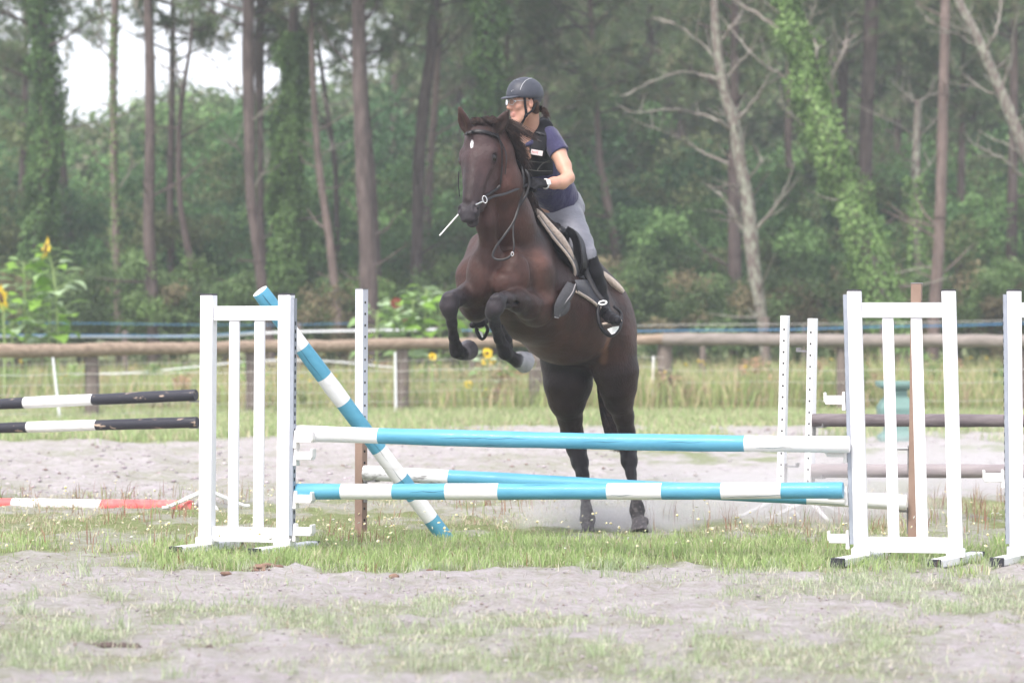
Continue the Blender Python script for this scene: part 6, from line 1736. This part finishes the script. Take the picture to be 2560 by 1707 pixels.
# breeches
br = []
br += rp([(1388, 505, 19.84, 46), (1402, 520, 19.88, 48)], k=0.05)
br += rp([(1402, 524, 19.84, 46), (1422, 552, 19.78, 38), (1438, 580, 19.70, 32), (1452, 608, 19.62, 29), (1467, 634, 19.55, 21), (1470, 648, 19.55, 19)], k=0.04)
br += rp([(1380, 520, 20.0, 46), (1330, 575, 20.0, 32), (1270, 640, 19.95, 22)], k=0.05)
br += rp([(1425, 500, 19.9, 28), (1432, 520, 19.9, 30)], k=0.05)
def wrinkle(V):
    # cloth gathers at the knee
    z = V[:, 2]
    a = sstep(CAMZ + (800 - 610) / F * 19.6, CAMZ + (800 - 640) / F * 19.6, z)
    V = V.copy(); V[:, 0] += 0.003 * a * np.sin(z * 420 + V[:, 0] * 130)
    return V
body_mesh("breeches", br, 0.006, M_BREECH, rider, dispf=wrinkle, clips=[(P(1466, 652, 19.55), (0.35, 0, -0.93))])
# boots
def boot(pts, foot, name="boot"):
    b_ = rp(pts, k=0.03, cut_a=True) + rp(foot, k=0.025)
    return body_mesh(name, b_, 0.0055, M_BOOT, rider)
boot([(1473, 640, 19.555, 20), (1484, 682, 19.6, 22.5), (1497, 716, 19.64, 18), (1508, 748, 19.65, 12.5), (1511, 768, 19.63, 12)],
     [(1511, 768, 19.63, 12.5), (1515, 783, 19.56, 13), (1525, 793, 19.46, 14), (1537, 799, 19.35, 12.5), (1544, 801, 19.28, 10)])
boot([(1250, 690, 19.95, 18), (1232, 740, 19.95, 19), (1214, 785, 19.88, 12)], [(1212, 798, 19.84, 13), (1200, 806, 19.72, 12), (1182, 812, 19.6, 9)])
mb = MB()
for k in range(4): strap(mb, [P(1503 + k * 4, 774 + k * 6, 19.52 - 0.03 * k), P(1514 + k * 4, 771 + k * 6.2, 19.50 - 0.03 * k), P(1526 + k * 4, 777 + k * 6, 19.52 - 0.03 * k)], 0.008, (0, -1, 0), th=0.6)
mb.build("boot_laces", [M_LEATH], rider)

# hair under the helmet and pony tail
def rroot(t, r): return Vector(rh(0.045 * r.normal() * 0.6 + 0.02, -0.10 + 0.01 * r.normal(), -0.02 - 0.03 * r.random()))
def rpath(t, r, s):
    n = lambda q: Vector(r.normal(0, q, 3))
    return [Vector(rh(0.02, -0.12, -0.045)) + n(.006), Vector(rh(0.02, -0.145, -0.055)) + n(.008), Vector(rh(0.02, -0.16, -0.085)) + n(.010)]
strands("ponytail", rroot, rpath, 260, 0.006, rider, M_RHAIR, 5)
hr_ = [Ell(rh(0, -0.055, 0.01), (0.073, 0.062, 0.075), rAX, 0.02), Prim(rh(0.058, -0.05, 0.01), rh(0.035, -0.08, -0.055), 0.026, 0.022, 0.02), Prim(rh(-0.058, -0.05, 0.01), rh(-0.035, -0.08, -0.055), 0.026, 0.022, 0.02),
       Prim(rh(0.066, -0.005, 0.05), rh(0.070, -0.012, 0.02), 0.012, 0.009, 0.01), Prim(rh(-0.066, -0.005, 0.05), rh(-0.070, -0.012, 0.02), 0.012, 0.009, 0.01)]
body_mesh("hair", hr_, 0.0055, M_RHAIR, rider)
# eyes and glasses
M_EYEW = mat("eye_white", (0.75, 0.72, 0.70), rough=0.2); M_IRIS = mat("dark_iris", (0.03, 0.018, 0.012), rough=0.1)
for s_ in (-1, 1):
    mb = MB(); c = Vector(rh(s_ * 0.031, 0.068, 0.008)); mb.ball(c, 0.012, None, 12, 8, 0)
    e = (Vector(hf) + Vector(hl) * 0.10 * s_).normalized()
    mb.ball(c + e * 0.0075, 0.0062, None, 10, 6, 1); mb.build("eye", [M_EYEW, M_IRIS], rider, smooth=True)
glasses = thing("glasses", "thin metal-framed glasses on the rider's nose", "glasses", tuple(rh(0, 0.1, 0)))
M_LENS = bpy.data.materials.new("lens_glass"); M_LENS.use_nodes = True
_b2 = M_LENS.node_tree.nodes["Principled BSDF"]; _b2.inputs["Transmission Weight"].default_value = 1.0; _b2.inputs["Roughness"].default_value = 0.02; _b2.inputs["IOR"].default_value = 1.05; _b2.inputs["Specular IOR Level"].default_value = 0.35
for s_ in (-1, 1):
    c = Vector(rh(s_ * 0.034, 0.100, 0.004)); a1 = (Vector(hl) * s_ - Vector(hf) * 0.18).normalized(); a2 = Vector(hu)
    o = ring(c, (0.026, 0.019), 0.0016, a1, a2).build("frame", [M_SILV], glasses, smooth=True)
    mb = MB(); n = 18; V = [c + a1 * 0.026 * math.cos(t) + a2 * 0.019 * math.sin(t) for t in np.linspace(0, 2 * math.pi, n, endpoint=False)]
    mb.add(V, [tuple(range(n))]); mb.build("lens", [M_LENS], glasses)
    mb = MB(); mb.tube([c + a1 * 0.026 + a2 * 0.006, Vector(rh(s_ * 0.072, 0.04, 0.012)), Vector(rh(s_ * 0.076, -0.012, 0.012))], 0.0017, 6); mb.build("temple", [M_SILV], glasses)
mb = MB(); mb.tube([Vector(rh(-0.010, 0.101, 0.006)), Vector(rh(0, 0.104, 0.010)), Vector(rh(0.010, 0.101, 0.006))], 0.0016, 6); mb.build("bridge", [M_SILV], glasses)

# helmet
helmet = thing("riding_helmet", "dark navy riding helmet with a silver line and small oval emblem", "helmet", tuple(rh(0, 0, 0.1)))
he = [Ell(rh(0, -0.018, 0.070), (0.097, 0.122, 0.096), rAX, 0.02), Ell(rh(0, -0.018, 0.045), (0.094, 0.120, 0.070), rAX, 0.03)]
cut = rh(0, 0, 0.028)
V, Fq, _c = sdf_mesh(he, 0.006, clips=[(cut, -hu + 0.04 * hf)])
shell = link("shell", new_mesh("shell", V, Fq, M_HELM, smooth=True), helmet)
back = [Ell(rh(0, -0.045, 0.035), (0.088, 0.090, 0.070), rAX, 0.02)]
V, Fq, _c = sdf_mesh(back, 0.006, clips=[(rh(0, -0.035, 0), hf * 0.9 + hu * 0.0), (rh(0, -0.05, -0.022), -hu - hf * 0.25)])
link("neck_guard", new_mesh("neck_guard", V, Fq, M_HELM, smooth=True), helmet)
pk = [Ell(rh(0, 0.088, 0.036), (0.082, 0.062, 0.011), (hl, hf - 0.18 * hu, hu + 0.18 * hf), 0.02)]
V, Fq, _c = sdf_mesh(pk, 0.0045)
link("peak", new_mesh("peak", V, Fq, M_HELM, smooth=True), helmet)
def on_helm(th, ph, off=0.0015):
    """point on the helmet dome: th from forward towards the rider's left, ph up from the rim"""
    d = hl * math.sin(th) * math.cos(ph) * (0.097 + off) + hf * math.cos(th) * math.cos(ph) * (0.122 + off) + hu * math.sin(ph) * (0.096 + off)
    return Vector(RH0 + hl * 0 + hf * -0.018 + hu * 0.070 + d)
mb = MB(); mb.tube([on_helm(math.radians(t), math.radians(p)) for t, p in ((50, -12), (52, 8), (58, 28), (70, 46), (95, 58), (125, 62))], 0.0022, 6)
mb.build("silver_line", [M_SILV], helmet)
mb = MB(); c = on_helm(math.radians(26), math.radians(2)); a1 = (on_helm(math.radians(36), math.radians(2)) - c).normalized()
mb = ring(c, (0.013, 0.006), 0.0012, a1, hu); mb.tube([c - a1 * 0.007, c + a1 * 0.007], 0.0012, 5); mb.build("emblem", [M_SILV], helmet)
mb = MB()
for t, p in ((8, 48), (30, 52)):
    mb.tube([on_helm(math.radians(t - 9), math.radians(p)), on_helm(math.radians(t + 9), math.radians(p))], 0.004, 8)
mb.build("air_vent", [mat("vent_plastic", (0.16, 0.17, 0.20), rough=0.4)], helmet)
mb = MB()
strap(mb, [Vector(rh(0.078, 0.028, 0.03)), Vector(rh(0.076, 0.024, -0.02)), Vector(rh(0.068, 0.014, -0.075)), Vector(rh(0.055, 0.02, -0.10)), Vector(rh(0.03, 0.035, -0.145)), Vector(rh(0, 0.035, -0.150))], 0.020, hl, th=0.3)
strap(mb, [Vector(rh(0.080, -0.06, 0.0)), Vector(rh(0.078, -0.035, -0.045)), Vector(rh(0.070, 0.008, -0.080))], 0.014, hl, th=0.3)
mb.ball(Vector(rh(0.067, 0.014, -0.085)), 0.012, None, 8, 6)
mb.build("chin_strap", [M_VEST], helmet, smooth=True)

# whip
mb = MB(); a, b_ = P(1232, 440, 19.34), P(1099, 589, 19.18)
mb.tube([a, a.lerp(b_, 0.12)], [0.009, 0.008], 8, 1); mb.tube([a.lerp(b_, 0.12), a.lerp(b_, 0.6), b_], [0.0055, 0.005, 0.0045], 8, 0)
tag(mb.build("riding_whip", [M_WHITEP, M_LEATH], None, smooth=True), "thin white riding whip whose end shows left of the horse's muzzle", "whip")
# ================================================================== SMALL THINGS ON THE GROUND, DUST, HAZE
M_DUNG = mat("old_dung", (0.19, 0.12, 0.09), rough=0.95, var=0.4, scale=12, bump=0.8)
def lumps(name, label, spots, cat):
    prs = []
    for (u, v, r) in spots:
        y = F * CAMZ / (v - HOR); p = P(u, v, y)
        gz = float(ground_z(np.array([p.x]), np.array([y]))[0])
        prs.append(Ell((p.x, y, gz + W(r, y) * 0.25), (W(r, y) * 1.3, W(r, y) * 1.1, W(r, y) * 0.7), None, 0.01))
    V, Fq, _c = sdf_mesh(prs, 0.006, )
    V = V + 0.006 * (np.stack([fbm(V[:, 0] * 60, V[:, 2] * 60 + V[:, 1] * 40, 3), fbm(V[:, 1] * 60, V[:, 0] * 60, 3), fbm(V[:, 0] * 60 + 9, V[:, 1] * 60, 3)], -1) - 0.5) * 2
    o = link(name, new_mesh(name, V, Fq, M_DUNG, smooth=True)); return tag(o, label, cat, "crumbled dung piles on the sand")
rnd = random.Random(4)
lumps("dung_pile", "largest crumbled brown dung pile, below the leaning pole by the left wing", [(652 + rnd.gauss(0, 20), 1424 + rnd.gauss(0, 2.2), rnd.uniform(4, 9)) for _ in range(38)] + [(700, 1425, 8), (690, 1425, 7)], "dung")
lumps("dung_pile", "small brown lumps left of the large dung pile", [(566, 1435, 8), (573, 1435, 6), (557, 1435, 6)], "dung")
lumps("dung_pile", "single brown lump on the bare sand right of the large dung pile", [(986, 1452, 9), (981, 1452, 8), (990, 1452, 7)], "dung")
lumps("dung_pile", "small reddish lump farthest right on the bare sand", [(1075, 1435, 7), (1070, 1435, 5)], "dung")
M_PEAT = mat("dark_soil_clod", (0.10, 0.075, 0.07), rough=0.95, var=0.4, scale=14, bump=0.8)
def clod(label, spots):
    prs = []
    for (u, v, r) in spots:
        y = F * CAMZ / (v - HOR); p = P(u, v, y); gz = float(ground_z(np.array([p.x]), np.array([y]))[0])
        prs.append(Ell((p.x, y, gz + W(r, y) * 0.2), (W(r, y) * 1.7, W(r, y) * 1.3, W(r, y) * 0.6), None, 0.015))
    V, Fq, _c = sdf_mesh(prs, 0.007)
    V = V + 0.016 * (np.stack([fbm(V[:, 0] * 40, V[:, 2] * 60 + V[:, 1] * 30, 3), fbm(V[:, 1] * 40, V[:, 0] * 40, 3), fbm(V[:, 0] * 40 + 9, V[:, 1] * 40, 3)], -1) - 0.5) * 2
    o = link("soil_clod", new_mesh("soil_clod", V, Fq, M_PEAT, smooth=True)); return tag(o, label, "clod")
clod("dark torn soil clod in the sparse grass at the lower left", [(u, 1614 + dv, r) for u, dv, r in ((212, 1, 9), (228, 0, 10), (244, -.5, 11), (260, 0, 10), (276, 0, 8), (292, .5, 8), (308, 0, 11), (322, 0, 12), (336, .5, 10), (350, 1, 7))])
clod("small dark clod in the sparse grass, right of the larger torn one", [(522, 1632, 7), (528, 1632, 6)])

# grit and crumbs of sand too many to count: low-poly lumps a few millimetres to two centimetres across
def grit(n, x0, x1, y0, y1, r0, r1, seed, name, label):
    R = np.random.default_rng(seed)
    x, y = R.uniform(x0, x1, n), R.uniform(y0, y1, n)
    k = R.random(n) < np.clip(1.15 - grassiness(x, y), 0.1, 1) * (0.25 + 0.75 * sstep(0.4, 0.6, fbm(x * 1.6, y * 1.2, 3))); x, y = x[k], y[k]; n = len(x)
    r = r0 + (r1 - r0) * R.random(n) ** 3
    z = ground_z(x, y) + r * 0.15
    oc = np.array([(1, 0, 0), (0, 1, 0), (-1, 0, 0), (0, -1, 0), (0, 0, 1), (0, 0, -1)], float)
    th = R.uniform(0, 6.28, n); sc3 = R.uniform(0.6, 1.4, (n, 6, 1)) * r[:, None, None] * np.array((1.2, 1.2, 0.55))
    v = oc[None] * sc3
    c, s_ = np.cos(th)[:, None], np.sin(th)[:, None]
    v = np.stack([v[..., 0] * c - v[..., 1] * s_, v[..., 0] * s_ + v[..., 1] * c, v[..., 2]], -1) + np.stack([x, y, z], -1)[:, None]
    f = np.array([(0, 1, 4), (1, 2, 4), (2, 3, 4), (3, 0, 4), (1, 0, 5), (2, 1, 5), (3, 2, 5), (0, 3, 5)])
    tr = (np.arange(n)[:, None, None] * 6 + f[None]).reshape(-1, 3)
    base = np.array([(0.42, 0.37, 0.395), (0.33, 0.285, 0.305), (0.38, 0.33, 0.35), (0.24, 0.18, 0.16)])[R.choice(4, n, p=(.40, .30, .20, .10))] * R.uniform(0.8, 1.15, (n, 1))
    me = new_mesh(name, v.reshape(-1, 3), tr, M_GRIT, smooth=True, col=np.repeat(base, 6, 0))
    tag(link(name, me), label, "grit", kind="stuff")
M_GRIT = mat("sand_crumb", (1, 1, 1), rough=0.95, spec=0.1, tint=True)
grit(15000, -3.6, 3.6, 11.4, 18.0, 0.0025, 0.011, 5, "sand_crumbs", "crumbs and small clods of pale sand in the foreground")
grit(9000, -7.5, 7.5, 23.0, 39.0, 0.006, 0.030, 6, "track_clods", "clods of churned sand on the riding track behind the jump")
x, y = scatter(9000, -3.6, 3.6, 11.4, 24.0, lambda x, y: 0.25 + 0.75 * grassiness(x, y))
blades("straw_bits", "dry straw bits lying on the sand and thin turf", "straw", x, y, 0.05, 0.0035, [(3, (0.50, 0.44, 0.34)), (2, (0.36, 0.27, 0.20)), (1, (0.24, 0.16, 0.12))], lean=2.6)

# dust kicked up behind and around the hind hooves
def dust(name, label, c, r, dens, nscale, col=(0.93, 0.90, 0.91), ramp=(0.42, 0.75)):
    me = bpy.data.meshes.new(name)
    mb = MB(); mb.ball((0, 0, 0), 1.0, None, 24, 14)
    o = mb.build(name, []) if False else None
    m = bpy.data.materials.new(name); m.use_nodes = True; N = m.node_tree.nodes; L = m.node_tree.links
    N.remove(N["Principled BSDF"])
    vol = N.new("ShaderNodeVolumePrincipled"); vol.inputs["Color"].default_value = col + (1,); vol.inputs["Anisotropy"].default_value = 0.2
    tc = N.new("ShaderNodeTexCoord")
    ln = N.new("ShaderNodeVectorMath"); ln.operation = 'LENGTH'; L.new(tc.outputs["Object"], ln.inputs[0])
    fall = N.new("ShaderNodeMapRange"); fall.inputs[1].default_value = 0.25; fall.inputs[2].default_value = 0.98; fall.inputs[3].default_value = 1; fall.inputs[4].default_value = 0
    fall.interpolation_type = 'SMOOTHSTEP'
    L.new(ln.outputs["Value"], fall.inputs[0])
    nz = N.new("ShaderNodeTexNoise"); nz.inputs["Scale"].default_value = nscale; nz.inputs["Detail"].default_value = 4; nz.inputs["Roughness"].default_value = 0.6
    L.new(tc.outputs["Object"], nz.inputs["Vector"])
    mr = N.new("ShaderNodeMapRange"); mr.inputs[1].default_value = ramp[0]; mr.inputs[2].default_value = ramp[1]; L.new(nz.outputs[0], mr.inputs[0])
    mu = N.new("ShaderNodeMath"); mu.operation = 'MULTIPLY'; L.new(fall.outputs[0], mu.inputs[0]); L.new(mr.outputs[0], mu.inputs[1])
    m2 = N.new("ShaderNodeMath"); m2.operation = 'MULTIPLY'; m2.inputs[1].default_value = dens; L.new(mu.outputs[0], m2.inputs[0])
    L.new(m2.outputs[0], vol.inputs["Density"]); L.new(vol.outputs[0], N["Material Output"].inputs["Volume"])
    o = mb.build(name, [m]); o.location = c; o.scale = r
    return tag(o, label, "dust", kind="stuff")
dust("dust_cloud", "pale dust puff swirling around the horse's left hind hoof", P(1530, 1325, 20.3), (0.80, 0.5, 0.38), 8, 2.6)
dust("dust_cloud", "pale dust puff around the horse's right hind hoof", P(1455, 1322, 20.4), (0.60, 0.45, 0.36), 8.0, 3.0)
dust("dust_cloud", "low bank of dust drifting right behind the jump", P(1880, 1300, 21.3), (1.75, 1.2, 0.60), 3.0, 2.0, ramp=(0.30, 0.75))
dust("dust_cloud", "thin dust drifting over the track behind the right wing", P(2350, 1230, 24.5), (2.2, 1.6, 0.65), 1.5, 1.6, ramp=(0.30, 0.75))

# haze: one closed box round everything on the ground
HAZE_D = 0.00125
hz_m = bpy.data.materials.new("haze_air"); hz_m.use_nodes = True
_N = hz_m.node_tree.nodes; _N.remove(_N["Principled BSDF"])
_v = _N.new("ShaderNodeVolumePrincipled"); _v.inputs["Color"].default_value = (0.80, 0.86, 0.92, 1); _v.inputs["Density"].default_value = HAZE_D; _v.inputs["Anisotropy"].default_value = 0.0
hz_m.node_tree.links.new(_v.outputs[0], _N["Material Output"].inputs["Volume"])
mb = MB(); mb.box((0, 420, 7.0), (1410, 970, 18.0)); 
tag(mb.build("haze", [hz_m]), "thin pale summer haze over the whole ground", "haze", kind="stuff")
